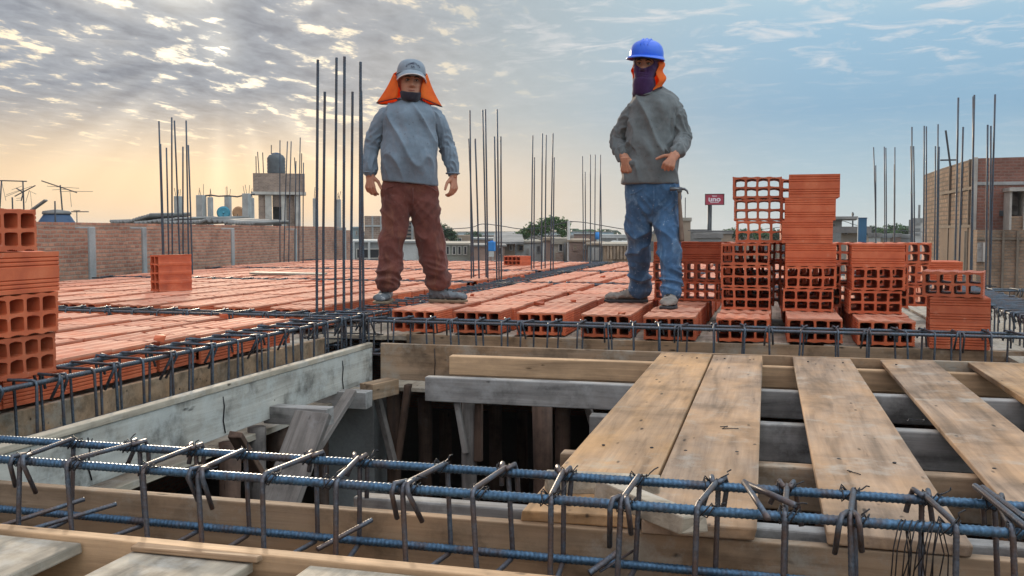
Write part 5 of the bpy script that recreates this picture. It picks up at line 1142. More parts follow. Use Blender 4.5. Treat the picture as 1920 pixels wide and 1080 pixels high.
hs = House('house', 'gable-roofed shed left of the white house', 'house', 940, 966, 452, 33, 5, P_TAN)
q = MB(); a = hs.w; q.add([(-.3, -.4, hs.h - .1), (a + .3, -.4, hs.h - .1), (a + .3, 5, hs.h + .25), (-.3, 5, hs.h + .25), (-.3, -.4, hs.h - .02), (a + .3, -.4, hs.h - .02), (a + .3, 5, hs.h + .33), (-.3, 5, hs.h + .33)], [(0, 3, 2, 1), (4, 5, 6, 7), (0, 1, 5, 4), (1, 2, 6, 5), (2, 3, 7, 6), (3, 0, 4, 7)]); q.build('roof', M_ROOFM, hs.o)
hs.opening(955, 458, 961, 470)
hs = House('house', 'white house with brown-framed window under the green tree', 'house', 968, 1018, 452, 34, 7, P_WHITE, roof=P_CREAM, rt=.06); hs.window(972, 459, 982, 471, M_DARK, P_TAN); hs.opening(988, 465, 992, 476); hs.window(1006, 460, 1014, 474, M_GLASS, P_GREY)
hs = House('house', 'brownish block house right of the white house', 'house', 1021, 1036, 446, 33, 6, P_PINK, roof=P_TAN)
hs = House('house', 'house with a flat pale roof and open bays left of the power pole', 'house', 1037, 1066, 447, 33, 8, P_CREAM, roof=P_CREAM, rt=.2); hs.opening(1047, 455, 1056, 472); hs.panel('column', 1057, 455, 1061, 488, P_GREY, .1); hs.panel('low_wall', 1042, 474, 1056, 490, M_WALLG, .2)
hs = House('house', 'pink-brown block wall house right of the power pole', 'house', 1067, 1104, 450, 32, 8, P_PINK, roof=P_TAN, rt=.06); hs.window(1074, 457, 1083, 470, P_TAN, P_PINK); hs.opening(1094, 458, 1101, 468)
hs = House('house', 'house with a pale corrugated door behind the smallest bar set', 'house', 1102, 1132, 456, 30, 6, P_GREY, roof=P_TAN, rt=.06); hs.panel('sheet_door', 1110, 464, 1124, 488, P_WHITE, .04)
hs = House('house', 'plank-walled shed under a concrete beam left of the jeans', 'house', 1131, 1186, 457, 28, 6, M_SLAT, roof=P_CREAM, rt=.06); [hs.panel('wall_board', a, 461, a + 4, 486, M_SLAT if i % 2 else P_TAN, .05) for i, a in enumerate((1138, 1144, 1150, 1157, 1163, 1170, 1176))]; hs.panel('post', 1180, 459, 1184, 492, P_GREY, .08)
t = thing('water_barrel', 'blue water barrel on a roof left of the jeans', 'barrel', at(1120, 449, 40)); q = MB(); q.lathe([(.10, 0), (.12, .02), (.125, .12), (.12, .25), (.10, .28)], 16); q.build('body', M_BLUE, t, True); q = MB(); q.lathe([(.10, .28), (.09, .31)], 16); q.build('lid', M_BLUE, t)
hs = House('house', 'reddish long roofed building beyond the smallest bar set', 'house', 1076, 1118, 438, 60, 10, P_PINK, roof=M_ROOFM, rt=.05)
hs = House('house', 'bluish long warehouse roof far behind the jeans', 'house', 1070, 1150, 434, 110, 16, P_BLUE, roof=M_ROOFM)
hs = House('house', 'grey flat house with a pale frame left of the jeans', 'house', 1128, 1172, 440, 55, 8, P_GREY, roof=P_WHITE, rt=.2); hs.panel('post', 1156, 441, 1159, 456, P_WHITE)
for a, b_, c_, d_, l in ((1140, 1172, 451, 36, 'whitish tarpaulin heap on the roof left of the jeans'),):
    q = MB(); n = 14; vs = []; fs = []
    for j in range(5):
        for i in range(n + 1): p = at(a + (b_ - a) * i / n, c_ + 6, d_); vs.append(p + Vector((0, j * .5, .10 * math.sin(j / 4 * math.pi) + .05 * noise.noise(Vector((i * .7, j, 3))))))
    fs = [(j * (n + 1) + i, j * (n + 1) + i + 1, (j + 1) * (n + 1) + i + 1, (j + 1) * (n + 1) + i) for j in range(4) for i in range(n)]; q.add(vs, fs); o = q.build('tarpaulin', P_WHITE, None, True); o.modifiers.new('t', 'SOLIDIFY').thickness = .03; tag(o, l, 'tarpaulin')
# power pole and its wires
p = at(1066, 490, 33); t = thing('power_pole', 'concrete power pole in front of the green tree', 'pole', p); k = 33 / F_PX
q = MB(); q.tube([(0, 0, -4), (0, 0, 76 * k)], [.075, .05], 10); q.build('shaft', M_CONCL, t, True); q = MB(); q.tube([(-.14, 0, 74 * k), (.14, 0, 74 * k)], .02, 6); q.build('cross_arm', M_IRONP, t)
def wire(pts, D, label, r=.014):
    q = MB(); P = [at(x, y, D) for x, y in pts]; q.tube([Vector(a) for a in cr([tuple(v) for v in P], 6)], r, 5); tag(q.build('overhead_wire', M_IRONP, None, True), label, 'wire', 'overhead wires')
wire([(1066, 415), (1095, 417), (1130, 423), (1172, 430), (1230, 437)], 33, 'overhead wire from the power pole towards the jeans'); wire([(1066, 416), (1010, 427), (975, 429), (942, 424), (905, 420), (880, 427), (820, 430)], 34, 'overhead wire from the power pole towards the maroon trousers')
wire([(1290, 432), (1400, 433), (1560, 414), (1610, 423), (1700, 433), (1765, 437)], 45, 'overhead wire behind the brick stacks')
# ---- right of the man in jeans
hs = House('house', 'pale brown rooftop box with a mast just right of the hammer', 'house', 1277, 1294, 408, 62, 5, P_TAN, roof=P_CREAM, rt=.2); q = MB(); q.tube([(hs.w * .4, 1, hs.h), (hs.w * .4, 1, hs.h + 1.3)], .03, 5); q.build('mast', M_IRONP, hs.o)
for a, b_, y_, d_, m, l in ((1290, 1330, 430, 70, M_ROOFM, 'low grey roof between the hammer and the red sign'), (1328, 1372, 432, 55, P_TAN, 'low tan house below the red sign'), (1300, 1352, 437, 38, P_GREY, 'long low grey roof beneath the red sign'), (1225, 1280, 432, 66, P_CREAM, 'low cream house half hidden by the jeans')):
    House('house', l, 'house', a, b_, y_, d_, 8, m, roof=M_ROOFM, rt=.2)
# red sign on its poles
D = 62; k = D / F_PX; o = at(1340, 374, D); sg = thing('billboard', 'red billboard with white lettering on two thin poles', 'billboard', o, math.radians(-2) + YAW * 0)
q = MB(); q.b2((-17 * k, -.12, -10 * k), (17 * k, .12, 10 * k)); q.build('panel', plain('red_sign_paint', (.36, .030, .062), .5, 0, .06, 1, 0), sg)
M_BLK = plain('black_frame', (.02, .015, .012), .6, 0, .1, 5, 0); q = MB()
for lo, hi in (((-17.6 * k, -.16, 9.6 * k), (17.6 * k, .16, 10.4 * k)), ((-17.6 * k, -.16, -10.4 * k), (17.6 * k, .16, -9.6 * k)), ((-17.6 * k, -.16, -9.6 * k), (-16.8 * k, .16, 9.6 * k)), ((16.8 * k, -.16, -9.6 * k), (17.6 * k, .16, 9.6 * k))): q.b2(lo, hi)
q.build('frame', M_BLK, sg)
M_SIGNW = plain('white_sign_paint', (.72, .64, .68), .5, 0, .03, 1, 0)
q = MB(); yy = -.17
def arc(cx, cz, r, a0, a1, n=10): return [(cx + r * math.cos(R(a0 + (a1 - a0) * i / n)), yy, cz + r * math.sin(R(a0 + (a1 - a0) * i / n))) for i in range(n + 1)]
u = k; text_mesh('lettering', 'uno', 12.5 * u, M_SIGNW, sg, lambda p: Vector((p.x * 1.18, -.135 - p.z, p.y + .2 * u)), 4, .38 * u); q = MB(); q.box((-9.6 * u, -.14, 2.6 * u), (2.2 * u, .02, 1.5 * u)); q.build('lettering', M_SIGNW, sg)
text_mesh('lettering', 'PRECIO', 2.6 * u, M_SIGNW, sg, lambda p: Vector((p.x, -.125 - p.z, p.y + 6.1 * u)), 2, .004); text_mesh('lettering', 'supermercados', 2.5 * u, M_SIGNW, sg, lambda p: Vector((p.x, -.125 - p.z, p.y - 5.4 * u)), 2, .004)
q = MB(); q.tube([(-10.5 * k, .2, -10 * k), (-10.5 * k, .2, -70 * k - 2)], .10, 8); q.build('pole', M_IRONP, sg, True); q = MB(); q.tube([(-7 * k, .3, -10 * k), (-7 * k, .3, -70 * k - 2)], .05, 8); q.build('pole', M_IRONP, sg, True)
hs = House('house', 'grey house with a sloping eave right of the tallest brick stack', 'house', 1556, 1577, 411, 48, 6, P_GREY); q = MB(); q.b2((-.1, -.6, hs.h), (hs.w + .7, 6, hs.h + .12)); q.build('roof', M_ROOFM, hs.o); hs.opening(1561, 418, 1566, 428)
hs = House('house', 'low shed with patched metal roof left of the blue steel box', 'house', 1576, 1612, 425, 40, 6, P_CREAM, roof=M_ROOFM, rt=.25, over=.4); hs.opening(1582, 432, 1590, 440)
q = MB(); q.tube([at(1599, 440, 60), at(1599, 398, 60)], .05, 5); q.tube([at(1597.5, 402, 60), at(1600.5, 402, 60)], .09, 5); tag(q.build('radio_mast', M_IRONP), 'thin radio mast left of the blue steel box', 'mast')
p = uy(1616, 445, 13.9); t = thing('column_form', 'upright blue steel box behind the right brick stack', 'column form', (p.x, p.y, -.2)); zt_ = uy(1616, 408, 13.9).z + .2; q = MB(); q.b2((-.055, -.055, 0), (.055, .055, zt_)); q.build('casing', plain('blue_steel_paint', (.045, .125, .22), .45, .2, .15, 6, .05), t, False, .004); q = MB(); q.b2((-.06, -.06, zt_ - .012), (.06, .06, zt_)); q.build('rim', M_TANKB, t)
hs = House('apartment_block', 'white three-storey block with window bands on the right horizon', 'building', 1709, 1731, 409, 90, 10, P_WHITE, roof=P_GREY, rt=.4)
for y_ in (418, 428, 437): hs.window(1715, y_, 1726, y_ + 5, M_GLASS, P_GREY, .15)
q = MB(); q.b2((hs.w * .45, 2, hs.h), (hs.w * .65, 4, hs.h + 1.2)); q.build('roof_tank', P_GREY, hs.o); hs = House('apartment_block', 'darker side wing left of the white three-storey block', 'building', 1702, 1709, 412, 91, 9, P_GREY)
hs = House('house', 'grey upper storey right of the white three-storey block', 'house', 1739, 1768, 419, 70, 8, P_GREY, roof=P_CREAM, rt=.2); hs = House('house', 'white terrace house left of the tan masonry building', 'house', 1737, 1770, 435, 50, 8, P_WHITE, roof=P_GREY); hs.opening(1742, 441, 1750, 446)
hs = House('house', 'dark grey low wall left of the tan masonry building', 'house', 1732, 1766, 447, 34, 4, P_GREY, roof=M_ROOFM, rt=.05)
for i, (a, b_, y_) in enumerate(((1628, 1650, 437), (1646, 1668, 439), (1664, 1688, 438), (1684, 1706, 440))): House('house', ['whitish low house behind the starter bars beside the blue box', 'small cream house among the right starter bars', 'pale box house under the green trees', 'grey low house left of the white three-storey block'][i], 'house', a, b_, y_, 52 + i * 4, 7, (P_WHITE, P_CREAM, P_PINK, P_GREY)[i], roof=(M_ROOFM, P_GREY)[i % 2], rt=.2)
# ---- tan and dark red masonry building on the right
Yb = 18.2; c0 = uy(1822, 500, Yb); zt = uy(1822, 297, Yb).z; z2 = uy(1822, 431, Yb).z; zb1 = uy(1870, 343, Yb).z
bl = thing('masonry_building', 'unfinished tan and dark red masonry building filling the right edge', 'building', (c0.x, Yb, ZG))
far = uy(1764, 500, Yb + 2.6)
H = zt - ZG; sl = Vector((far.x - c0.x, 2.6, 0))
q = MB(); q.add([(0, 0, 0), (7, 0, 0), (7, 5, 0), (sl.x, 5, 0), (sl.x, sl.y, 0), (0, 0, H), (7, 0, H + .08), (7, 5, H), (sl.x, 5, H), (sl.x, sl.y, H)], [(0, 1, 6, 5), (1, 2, 7, 6), (2, 3, 8, 7), (5, 6, 7, 8, 9), (0, 4, 3, 2, 1)]); q.build('front_wall', M_WALLD, bl)
P_TANW = paint('warm_plaster', (.185, .125, .085)); M_TANLINE = concrete('tan_concrete', (.18, .142, .107))
M_TANSIDE = brickwall('tan_side_masonry', (.15, .088, .055), (.25, .16, .10), (.10, .07, .048), .8, True, .016)
q = MB(); q.add([(-.01, 0, 0), (-.01, 0, H), (sl.x - .01, sl.y, H), (sl.x - .01, sl.y, 0), (sl.x - .01, 5, 0), (sl.x - .01, 5, H)], [(0, 3, 2, 1), (3, 4, 5, 2)]); q.build('side_wall', M_TANSIDE, bl)
zz = lambda py: uy(1850, py, Yb).z - ZG
for f_ in (.08, .33, .70):
    pp = sl * f_; q = MB(); q.box((pp.x - .02, pp.y, H / 2), (.05, .05, H)); q.build('concrete_tie', M_TANLINE, bl)
for py in (352, 424):
    q = MB(); q.bar((-.02, 0, zz(py)), (sl.x - .02, sl.y, zz(py)), .05, .05); q.build('tie_beam', M_TANLINE, bl)
q = MB(); q.add([(-.03, 0, 0), (-.03, 0, zz(427)), (sl.x - .03, sl.y, zz(427)), (sl.x - .03, sl.y, 0)], [(0, 3, 2, 1)]); q.build('plaster_band', P_TANW, bl)
xx = lambda px, y=0: uy(px, 500, Yb + y).x - c0.x
q = MB(); q.b2((-.03, -.03, 0), (.05, .05, H + .02)); q.build('corner_column', M_CONCL, bl, False, .01)
q = MB(); q.b2((.05, -.02, zz(347)), (7, .02, zz(341))); q.build('floor_beam', M_CONC, bl)
q = MB(); q.b2((xx(1878), -.45, zz(445)), (xx(1882), 0, zz(357))); q.b2((xx(1904), -.45, zz(445)), (xx(1909), 0, zz(357))); q.b2((xx(1878) - .02, -.5, zz(361)), (xx(1909) + .02, 0, zz(354))); q.b2((xx(1909) + .1, -.45, zz(445)), (xx(1919) + .12, -.1, zz(358))); q.build('window_frame', M_CONCL, bl)
q = MB(); q.b2((xx(1882), -.40, zz(447)), (xx(1904), -.02, zz(406))); q.build('infill_wall', M_WALLT, bl)
q = MB(); q.b2((xx(1883), -.10, zz(404)), (xx(1903), -.03, zz(363))); q.build('window_opening', M_GREYW, bl)
q = MB(); q.b2((xx(1870), -.04, zz(405)), (xx(1877), -.02, zz(395))); q.build('pane', M_GLASS, bl)
Yl = -.62; q = MB(); q.b2((sl.x * .62, Yl, 0), (7.2, -.02 + Yl * .0 - .03, zz(431))); low = q.build('lower_storey', M_WALLT, bl)
for px in (1787, 1806, 1877, 1904): q = MB(); q.b2((xx(px, Yl), Yl - .04, 0), (xx(px, Yl) + .035, Yl + .02, zz(431) - .02)); q.build('concrete_tie', M_TANLINE, bl)
q = MB(); q.b2((sl.x * .62, Yl - .02, zz(449)), (7.2, Yl + .01, zz(446))); q.build('tie_beam', M_TANLINE, bl)
q = MB(); a, b_ = xx(1831, Yl), xx(1841, Yl); q.b2((a, Yl - .03, zz(489)), (b_, Yl + .02, zz(454))); q.build('window', M_GREYW, bl); q = MB(); q.b2((b_, Yl - .05, zz(489)), (b_ + .05, Yl + .02, zz(454))); q.build('jamb', M_CONCL, bl)
q = MB(); q.tube([(xx(1789), .6, H - .1), (xx(1778), .6, H + .55)], .018, 5); q.tube([(xx(1786) - .15, .6, H + .02), (xx(1790) + .1, .6, H + .02)], .015, 5); q.build('bent_bar', M_IRONP, bl)
# ---- trees
def leafmat(name, c):
    m, nt, b = mat(name); oi = nd(nt, 'ShaderNodeNewGeometry'); r = ramp(nt, [(0, tuple(x * .55 for x in c)), (.6, c), (1, tuple(x * 1.7 for x in c))]); lk(nt, oi, 'Random Per Island', r, 0); lk(nt, r, 0, b, 'Base Color'); b.inputs['Roughness'].default_value = .7
    t = nd(nt, 'ShaderNodeBsdfTranslucent'); lk(nt, r, 0, t, 'Color'); mx = nd(nt, 'ShaderNodeMixShader', i_0=.3); lk(nt, b, 0, mx, 1); lk(nt, t, 0, mx, 2); lk(nt, mx, 0, nt.nodes['Material Output'], 'Surface'); return m
M_LEAF = leafmat('tree_leaves', (.055, .12, .03)); M_LEAF2 = leafmat('dark_leaves', (.035, .075, .03)); M_BARK = plain('bark', (.12, .09, .065), .9, 0, .3, 8, .5)
def tree(label, px, ybase, D, blobs, leaf, n, size, seed, zg=None, drop=.0):
    """blobs: (px, py, radius px x, radius px y)"""
    qd = random.Random(seed); base = at(px, ybase, D); k = D / F_PX; o = thing('tree', label, 'tree', (base.x, base.y, base.z), 0, 'trees of the town'); cr_ = MB(); tr_ = MB()
    cs = [(Vector(at(a, b_, D)) - base, rx * k, ry * k) for a, b_, rx, ry in blobs]
    fork = Vector((0, 0, (ybase - max(b_ for a, b_, c_, d_ in blobs)) * k * .6)); tr_.tube([(0, 0, -5), (0, 0, 0), fork], [.22 * size * 4, .16 * size * 4, .11 * size * 4], 8)
    for c, rx, ry in cs: tr_.tube([fork, fork.lerp(c, .5) + Vector((qd.uniform(-.1, .1), 0, qd.uniform(0, .15))), c + Vector((0, 0, ry * .3))], [.08 * size * 4, .05 * size * 4, .02 * size * 4], 6)
    tot = sum(rx * ry for c, rx, ry in cs)
    for c, rx, ry in cs:
        nt_ = max(3, int(n * rx * ry / tot / 14))
        for s_ in range(nt_):
            d = Vector((qd.gauss(0, 1), qd.gauss(0, 1), qd.gauss(0, 1))).normalized() * (qd.random() ** .4); p0 = c + Vector((d.x * rx, d.y * rx, d.z * ry))
            sg_ = Vector((qd.gauss(0, 1), qd.gauss(0, 1), qd.gauss(-drop, .5))).normalized()
            for j in range(14):
                p = p0 + sg_ * (j / 14 * size * 3.4) + Vector((qd.uniform(-1, 1), qd.uniform(-1, 1), qd.uniform(-1, 1))) * size * .75
                u = Vector((qd.gauss(0, 1), qd.gauss(0, 1), qd.gauss(0, .5))).normalized() * size * qd.uniform(.55, 1.1); v = u.cross(Vector((qd.gauss(0, 1), qd.gauss(0, 1), qd.gauss(0, 1)))).normalized() * size * .4
                cr_.add([p - u, p + v * .7, p + u, p - v], [(0, 1, 2, 3)])
    tr_.build('trunk', M_BARK, o, True); cr_.build('crown', leaf, o)
tree('spreading green tree behind the middle starter bars', 1022, 470, 38, [(1015, 428, 26, 12), (1040, 419, 20, 12), (990, 436, 20, 9), (1055, 432, 15, 12), (1028, 412, 16, 6), (1060, 420, 9, 8), (975, 440, 10, 7), (1000, 424, 12, 6)], M_LEAF, 6500, .055, 1, drop=.3)
tree('small green tree right of the maroon trousers', 838, 470, 42, [(834, 435, 13, 11), (845, 441, 10, 9), (828, 426, 8, 6), (850, 447, 6, 6)], M_LEAF2, 2200, .06, 2)
for i, (px, yb, rx, ry, D, l) in enumerate(((1640, 440, 12, 7, 95, 'dark rounded tree right of the blue steel box'), (1658, 440, 10, 6, 90, 'low tree among the right starter bars'), (1676, 440, 12, 8, 92, 'broad tree between the two right bar sets'), (1694, 442, 9, 8, 88, 'bushy tree left of the white three-storey block'), (1392, 446, 16, 7, 60, 'tree seen through the lower see-through brick'), (1425, 446, 14, 7, 64, 'second tree seen through the lower see-through brick'), (1455, 447, 13, 8, 62, 'tree at the right of the see-through bricks'), (1368, 442, 10, 6, 66, 'tree peeping left of the see-through bricks'), (888, 447, 9, 6, 80, 'distant tree behind the first dark bars'), (1120, 442, 10, 4, 120, 'small distant tree beyond the warehouse roof'))):
    tree(l, px, yb, D, [(px, yb - ry, rx, ry), (px + rx * .7, yb - ry * .7, rx * .6, ry * .7), (px - rx * .7, yb - ry * .6, rx * .6, ry * .6)], (M_LEAF2, M_LEAF)[i % 2], 700, .16 * D / 90, 20 + i)
def palm(px, yb, yt, D, label, seed):
    qd = random.Random(seed); base = at(px, yb, D); k = D / F_PX; h = (yb - yt) * k; o = thing('palm_tree', label, 'palm', base, 0, 'distant palms'); q = MB(); q.tube([(0, 0, -4), (.05, 0, h * .5), (0, 0, h)], [.2, .14, .12], 6); q.build('trunk', M_BARK, o, True); q = MB()
    for i in range(12):
        a = qd.uniform(0, 6.28); L_ = h * .5 + 1.0; d = Vector((math.cos(a), math.sin(a), 0)); pts = [Vector((0, 0, h)) + d * (L_ * t_) + Vector((0, 0, .5 * t_ - 1.3 * t_ * t_)) for t_ in (0, .35, .7, 1)]; s_ = Vector((-d.y, d.x, 0)) * .22
        q.add([pts[0] - s_ * .3, pts[0] + s_ * .3, pts[1] + s_, pts[1] - s_, pts[2] + s_ * .8, pts[2] - s_ * .8, pts[3]], [(0, 1, 2, 3), (3, 2, 4, 5), (5, 4, 6)])
    q.build('crown', M_LEAF2, o)
for i, (px, yt, l) in enumerate(((1077, 429, 'distant palm just right of the power pole'), (1086, 431, 'distant palm second right of the power pole'), (1104, 430, 'distant palm left of the smallest bars'), (1137, 430, 'distant palm left of the jeans'), (1150, 432, 'distant low palm next to the jeans'), (1687, 423, 'palm above the right trees'), (1698, 424, 'palm left of the white three-storey block'))): palm(px, 442, yt, 130, l, i)
# ---- the rest of the town to the horizon
qd = random.Random(77); ms = (P_CREAM, P_GREY, P_WHITE, P_TAN, P_PINK, M_WALLG, P_BLUE)
for i in range(70):
    D = qd.uniform(90, 420); px = qd.choice((qd.uniform(640, 1200), qd.uniform(1200, 1780))); yt = 435 + (CZ - qd.uniform(-2.0, .9)) * F_PX / D * (1 if D < 200 else .6); wpx = qd.uniform(7, 16) * F_PX / D / 2; p = at(px, min(yt, 444), D)
    o = thing('town_house', 'small flat-roofed house in the distant town along the horizon', 'house', (p.x, p.y, ZG), qd.uniform(-.2, .2), 'distant town houses'); w = qd.uniform(6, 14); h = p.z - ZG
    q = MB(); q.b2((-w / 2, 0, 0), (w / 2, 9, h)); q.build('wall', qd.choice(ms), o); q = MB(); q.b2((-w / 2 - .2, -.2, h), (w / 2 + .2, 9.2, h + .2)); q.build('roof', qd.choice((M_ROOFM, P_GREY, P_CREAM)), o)
    q = MB()
    for j in range(3): q.b2((-w * .35 + j * w * .25, -.06, h - 1.9), (-w * .35 + j * w * .25 + 1.0, .02, h - .8))
    q.build('windows', M_GLASS, o)
# ---- the evening air
HZ = 1
if HZ:
    m = bpy.data.materials.new('evening_haze'); m.use_nodes = True; nt = m.node_tree; nt.nodes.remove(nt.nodes['Principled BSDF'])
    pv = nd(nt, 'ShaderNodeVolumePrincipled'); pv.inputs['Color'].default_value = (.78, .84, .90, 1); pv.inputs['Density'].default_value = .00055; pv.inputs['Anisotropy'].default_value = .2; lk(nt, pv, 0, nt.nodes['Material Output'], 'Volume')
    b = MB(); b.b2((-700, -60, ZG - 1.5), (700, 900, 9.0)); tag(b.build('haze', m), None, None, None, 'stuff')
# ================================================================ SKY, SUN, CAMERA
SUN_AZ, SUN_EL = R(-31.7), R(10.4)
sund = Vector((math.sin(SUN_AZ) * math.cos(SUN_EL), math.cos(SUN_AZ) * math.cos(SUN_EL), math.sin(SUN_EL)))
W = bpy.data.worlds.new('World'); scn.world = W; W.use_nodes = True; nt = W.node_tree
bg = nt.nodes['Background']; STR = .1; bg.inputs['Strength'].default_value = STR
sky = nd(nt, 'ShaderNodeTexSky', sky_type='NISHITA', sun_disc=False, sun_elevation=SUN_EL, sun_rotation=SUN_AZ, air_density=1.2, dust_density=2.5)
tc = nd(nt, 'ShaderNodeTexCoord'); nrm = nd(nt, 'ShaderNodeVectorMath', operation='NORMALIZE'); lk(nt, tc, 'Generated', nrm, 0)
sp = nd(nt, 'ShaderNodeSeparateXYZ'); lk(nt, nrm, 0, sp, 0)
def dotv(v):
    n = nd(nt, 'ShaderNodeVectorMath', operation='DOT_PRODUCT'); lk(nt, nrm, 0, n, 0); n.inputs[1].default_value = v; return (n, 1)
def sstep(v, a, b, lo=0.0, hi=1.0):
    n = nd(nt, 'ShaderNodeMapRange', interpolation_type='SMOOTHSTEP'); nt.links.new(v[0].outputs[v[1]], n.inputs[0])
    for i, x in zip((1, 2, 3, 4), (a, b, lo, hi)): n.inputs[i].default_value = x
    return (n, 0)
flat = nd(nt, 'ShaderNodeVectorMath', operation='MULTIPLY'); lk(nt, nrm, 0, flat, 0); flat.inputs[1].default_value = (1, 1, 0)
fn = nd(nt, 'ShaderNodeVectorMath', operation='NORMALIZE'); lk(nt, flat, 0, fn, 0)
da = nd(nt, 'ShaderNodeVectorMath', operation='DOT_PRODUCT'); lk(nt, fn, 0, da, 0); da.inputs[1].default_value = (math.sin(SUN_AZ), math.cos(SUN_AZ), 0)
# signed angle right of the sun (0 at the sun, positive to the right)
db = nd(nt, 'ShaderNodeVectorMath', operation='DOT_PRODUCT'); lk(nt, fn, 0, db, 0); db.inputs[1].default_value = (math.cos(SUN_AZ), -math.sin(SUN_AZ), 0)
ang = mth(nt, 'ARCTAN2', (db, 1), (da, 1)); z = (sp, 2)
warm = sstep(ang, .58, .02)
warm_h = sstep(ang, .70, .10)
# clear-air gradients
el_w = ramp(nt, [(0.0, (.72, .54, .36)), (.06, (.70, .54, .38)), (.12, (.57, .49, .40)), (.22, (.40, .40, .41)), (.45, (.36, .39, .43)), (1.0, (.55, .58, .62))]); nt.links.new(z[0].outputs[2], el_w.inputs[0])
el_c = ramp(nt, [(0.0, (.54, .60, .60)), (.04, (.44, .57, .63)), (.12, (.25, .43, .60)), (.19, (.32, .51, .67)), (.27, (.52, .68, .74)), (.5, (.5, .6, .66)), (1.0, (.6, .65, .7))]); nt.links.new(z[0].outputs[2], el_c.inputs[0])
el_m = ramp(nt, [(0.0, (.74, .60, .45)), (.05, (.64, .57, .49)), (.12, (.42, .48, .51)), (.22, (.38, .47, .53)), (.5, (.5, .58, .63)), (1.0, (.6, .65, .7))]); nt.links.new(z[0].outputs[2], el_m.inputs[0])
base = mixc(nt, sstep(ang, .62, .24), (el_c, 0), (el_m, 0)); base = mixc(nt, sstep(ang, .30, .04), base, (el_w, 0))
nk = nd(nt, 'ShaderNodeVectorMath', operation='SCALE'); lk(nt, sky, 0, nk, 0); nk.inputs['Scale'].default_value = .06
base = mixc(nt, .08, base, (nk, 0))
# cloud sheet: project the direction onto a flat layer
den = mth(nt, 'ADD', z, .085); inv = mth(nt, 'DIVIDE', 1.0, den)
lay = nd(nt, 'ShaderNodeVectorMath', operation='SCALE'); lk(nt, nrm, 0, lay, 0); nt.links.new(inv[0].outputs[0], lay.inputs['Scale'])
rot = nd(nt, 'ShaderNodeMapping', vector_type='POINT'); lk(nt, lay, 0, rot, 0); rot.inputs['Rotation'].default_value = (0, 0, YAW); rot.inputs['Scale'].default_value = (1.45, .85, 0)
big = noise_n(nt, rot, 1.15, 5, .55, .3); mid = noise_n(nt, rot, 5.2, 9, .60, .25); fine = noise_n(nt, rot, 13, 6, .6, .4)
cl = mth(nt, 'ADD', mth(nt, 'MULTIPLY', (mid, 0), .72), mth(nt, 'ADD', mth(nt, 'MULTIPLY', (big, 0), .28), mth(nt, 'MULTIPLY_ADD', (fine, 0), .16, -.08)))
gl = mth(nt, 'POWER', mth(nt, 'MAXIMUM', dotv(sund), 0.0), 55.0); gl2 = mth(nt, 'POWER', mth(nt, 'MAXIMUM', dotv(sund), 0.0), 7000.0)
gl3 = mth(nt, 'POWER', mth(nt, 'MAXIMUM', dotv(Vector((-.535, .805, .255)).normalized()), 0.0), 1300.0)
# left: grey altocumulus with bright cream breaks
brk = ramp(nt, [(.535, 0.0), (.565, .30), (.60, .85), (.66, 1.0)]); nt.links.new(cl[0].outputs[0], brk.inputs[0])
body = ramp(nt, [(.36, (.16, .19, .25)), (.52, (.29, .325, .385))]); nt.links.new(cl[0].outputs[0], body.inputs[0])
cream = mixc(nt, gl, (.92, .73, .48), (1.5, 1.28, .92))
cl_w = mixc(nt, (brk, 0), (body, 0), cream)
dens_w = mth(nt, 'MULTIPLY', mth(nt, 'MULTIPLY', sstep(ang, .42, .02), sstep(z, .05, .15)), .95)
base = mixc(nt, dens_w, base, cl_w)
# right: thin white wisps in a band
wv = nd(nt, 'ShaderNodeMapping'); lk(nt, lay, 0, wv, 0); wv.inputs['Rotation'].default_value = (0, 0, YAW + .25); wv.inputs['Scale'].default_value = (1.9, 2.5, 0)
wn = noise_n(nt, wv, 2.3, 9, .64, .7); wr = ramp(nt, [(.50, 0.0), (.70, .9)]); lk(nt, wn, 0, wr, 0)
band = mth(nt, 'MULTIPLY', sstep(z, .13, .185), sstep(z, .30, .22)); side = sstep(ang, .18, .36)
base = mixc(nt, mth(nt, 'MULTIPLY', mth(nt, 'MULTIPLY', (wr, 0), mth(nt, 'MULTIPLY_ADD', band, .7, .12)), side), base, (.80, .76, .74))
glow = mixc(nt, mth(nt, 'MULTIPLY', gl, .11), base, (1.05, .90, .64), 'SCREEN'); glow = mixc(nt, mth(nt, 'ADD', mth(nt, 'MULTIPLY', gl2, mth(nt, 'MULTIPLY_ADD', (brk, 0), .6, .14)), mth(nt, 'MULTIPLY', gl3, mth(nt, 'MULTIPLY_ADD', (brk, 0), .7, .5))), glow, (1.7, 1.55, 1.2), 'ADD')
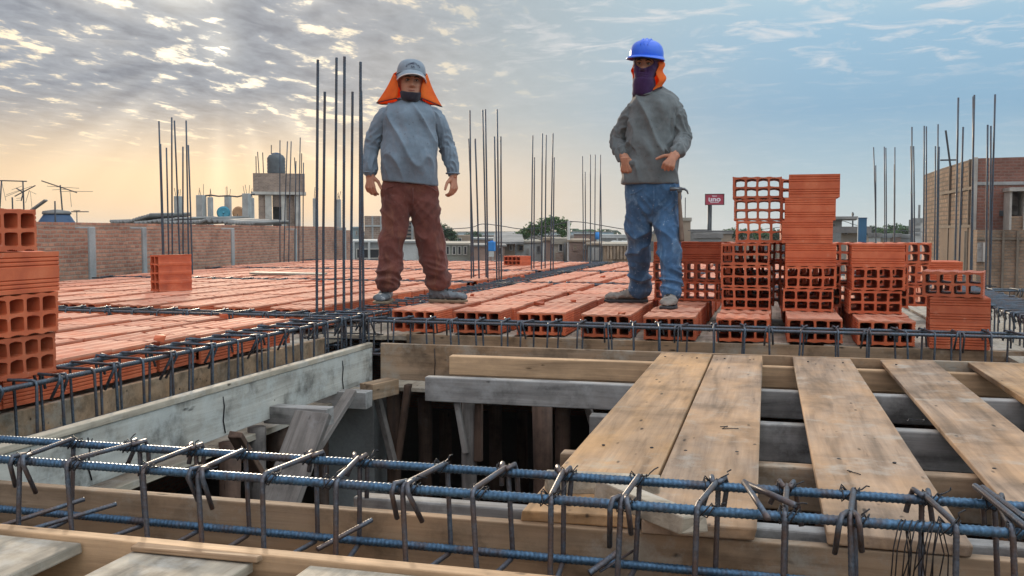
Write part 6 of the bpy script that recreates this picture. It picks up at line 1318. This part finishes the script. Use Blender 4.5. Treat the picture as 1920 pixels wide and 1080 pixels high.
# shafts of light fanning out of the cloud gaps round the sun
sr = Vector((math.cos(SUN_AZ), -math.sin(SUN_AZ), 0)); su = sr.cross(sund)
fa = mth(nt, 'ARCTAN2', dotv(su), dotv(sr)); cxr = nd(nt, 'ShaderNodeCombineXYZ'); nt.links.new(fa[0].outputs[0], cxr.inputs[0])
rn = noise_n(nt, cxr, 3.0, 1.5, .5); rr_ = ramp(nt, [(.44, 0.0), (.72, 1.0)]); lk(nt, rn, 0, rr_, 0)
gray = mth(nt, 'MULTIPLY', mth(nt, 'POWER', mth(nt, 'MAXIMUM', dotv(sund), 0.0), 45.0), sstep(dotv(sund), .9995, .994))
glow = mixc(nt, mth(nt, 'MULTIPLY', mth(nt, 'MULTIPLY', (rr_, 0), gray), .34), glow, (.85, .74, .55), 'ADD')
# sky boosted overhead and behind the photographer, fill light added for the fronts
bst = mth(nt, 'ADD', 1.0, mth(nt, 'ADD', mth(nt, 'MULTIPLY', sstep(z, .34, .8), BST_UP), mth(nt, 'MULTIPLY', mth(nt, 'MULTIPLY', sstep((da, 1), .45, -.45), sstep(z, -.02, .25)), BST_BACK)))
gnd = sstep(z, -.03, .0)
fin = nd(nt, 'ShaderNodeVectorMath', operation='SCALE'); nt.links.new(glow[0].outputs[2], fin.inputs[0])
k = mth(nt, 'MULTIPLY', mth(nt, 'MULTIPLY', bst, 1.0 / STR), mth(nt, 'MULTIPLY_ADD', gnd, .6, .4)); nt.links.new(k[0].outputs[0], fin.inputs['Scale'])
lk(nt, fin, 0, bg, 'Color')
sl = bpy.data.lights.new('sun', 'SUN'); sl.energy = SUN_E; sl.angle = R(4); sl.color = (1.0, .82, .60)
so = bpy.data.objects.new('sun', sl); COL.objects.link(so); so.rotation_mode = 'QUATERNION'; so.rotation_quaternion = sund.to_track_quat('Z', 'Y')
cd = bpy.data.cameras.new('camera'); cd.sensor_width = 36; cd.lens = 36 * F_PX / 1920; cd.clip_start = .05; cd.clip_end = 5000
co = bpy.data.objects.new('camera', cd); COL.objects.link(co); co.location = CAM
co.rotation_euler = (R(90) - PITCH, 0, YAW); scn.camera = co
vs = scn.view_settings; vs.view_transform = 'Standard'; vs.look = 'None'; vs.gamma = 1; vs.exposure = EXPO
scn.cycles.max_bounces = 6; scn.cycles.diffuse_bounces = 4; scn.cycles.caustics_reflective = False; scn.cycles.caustics_refractive = False
scn.render.film_transparent = False
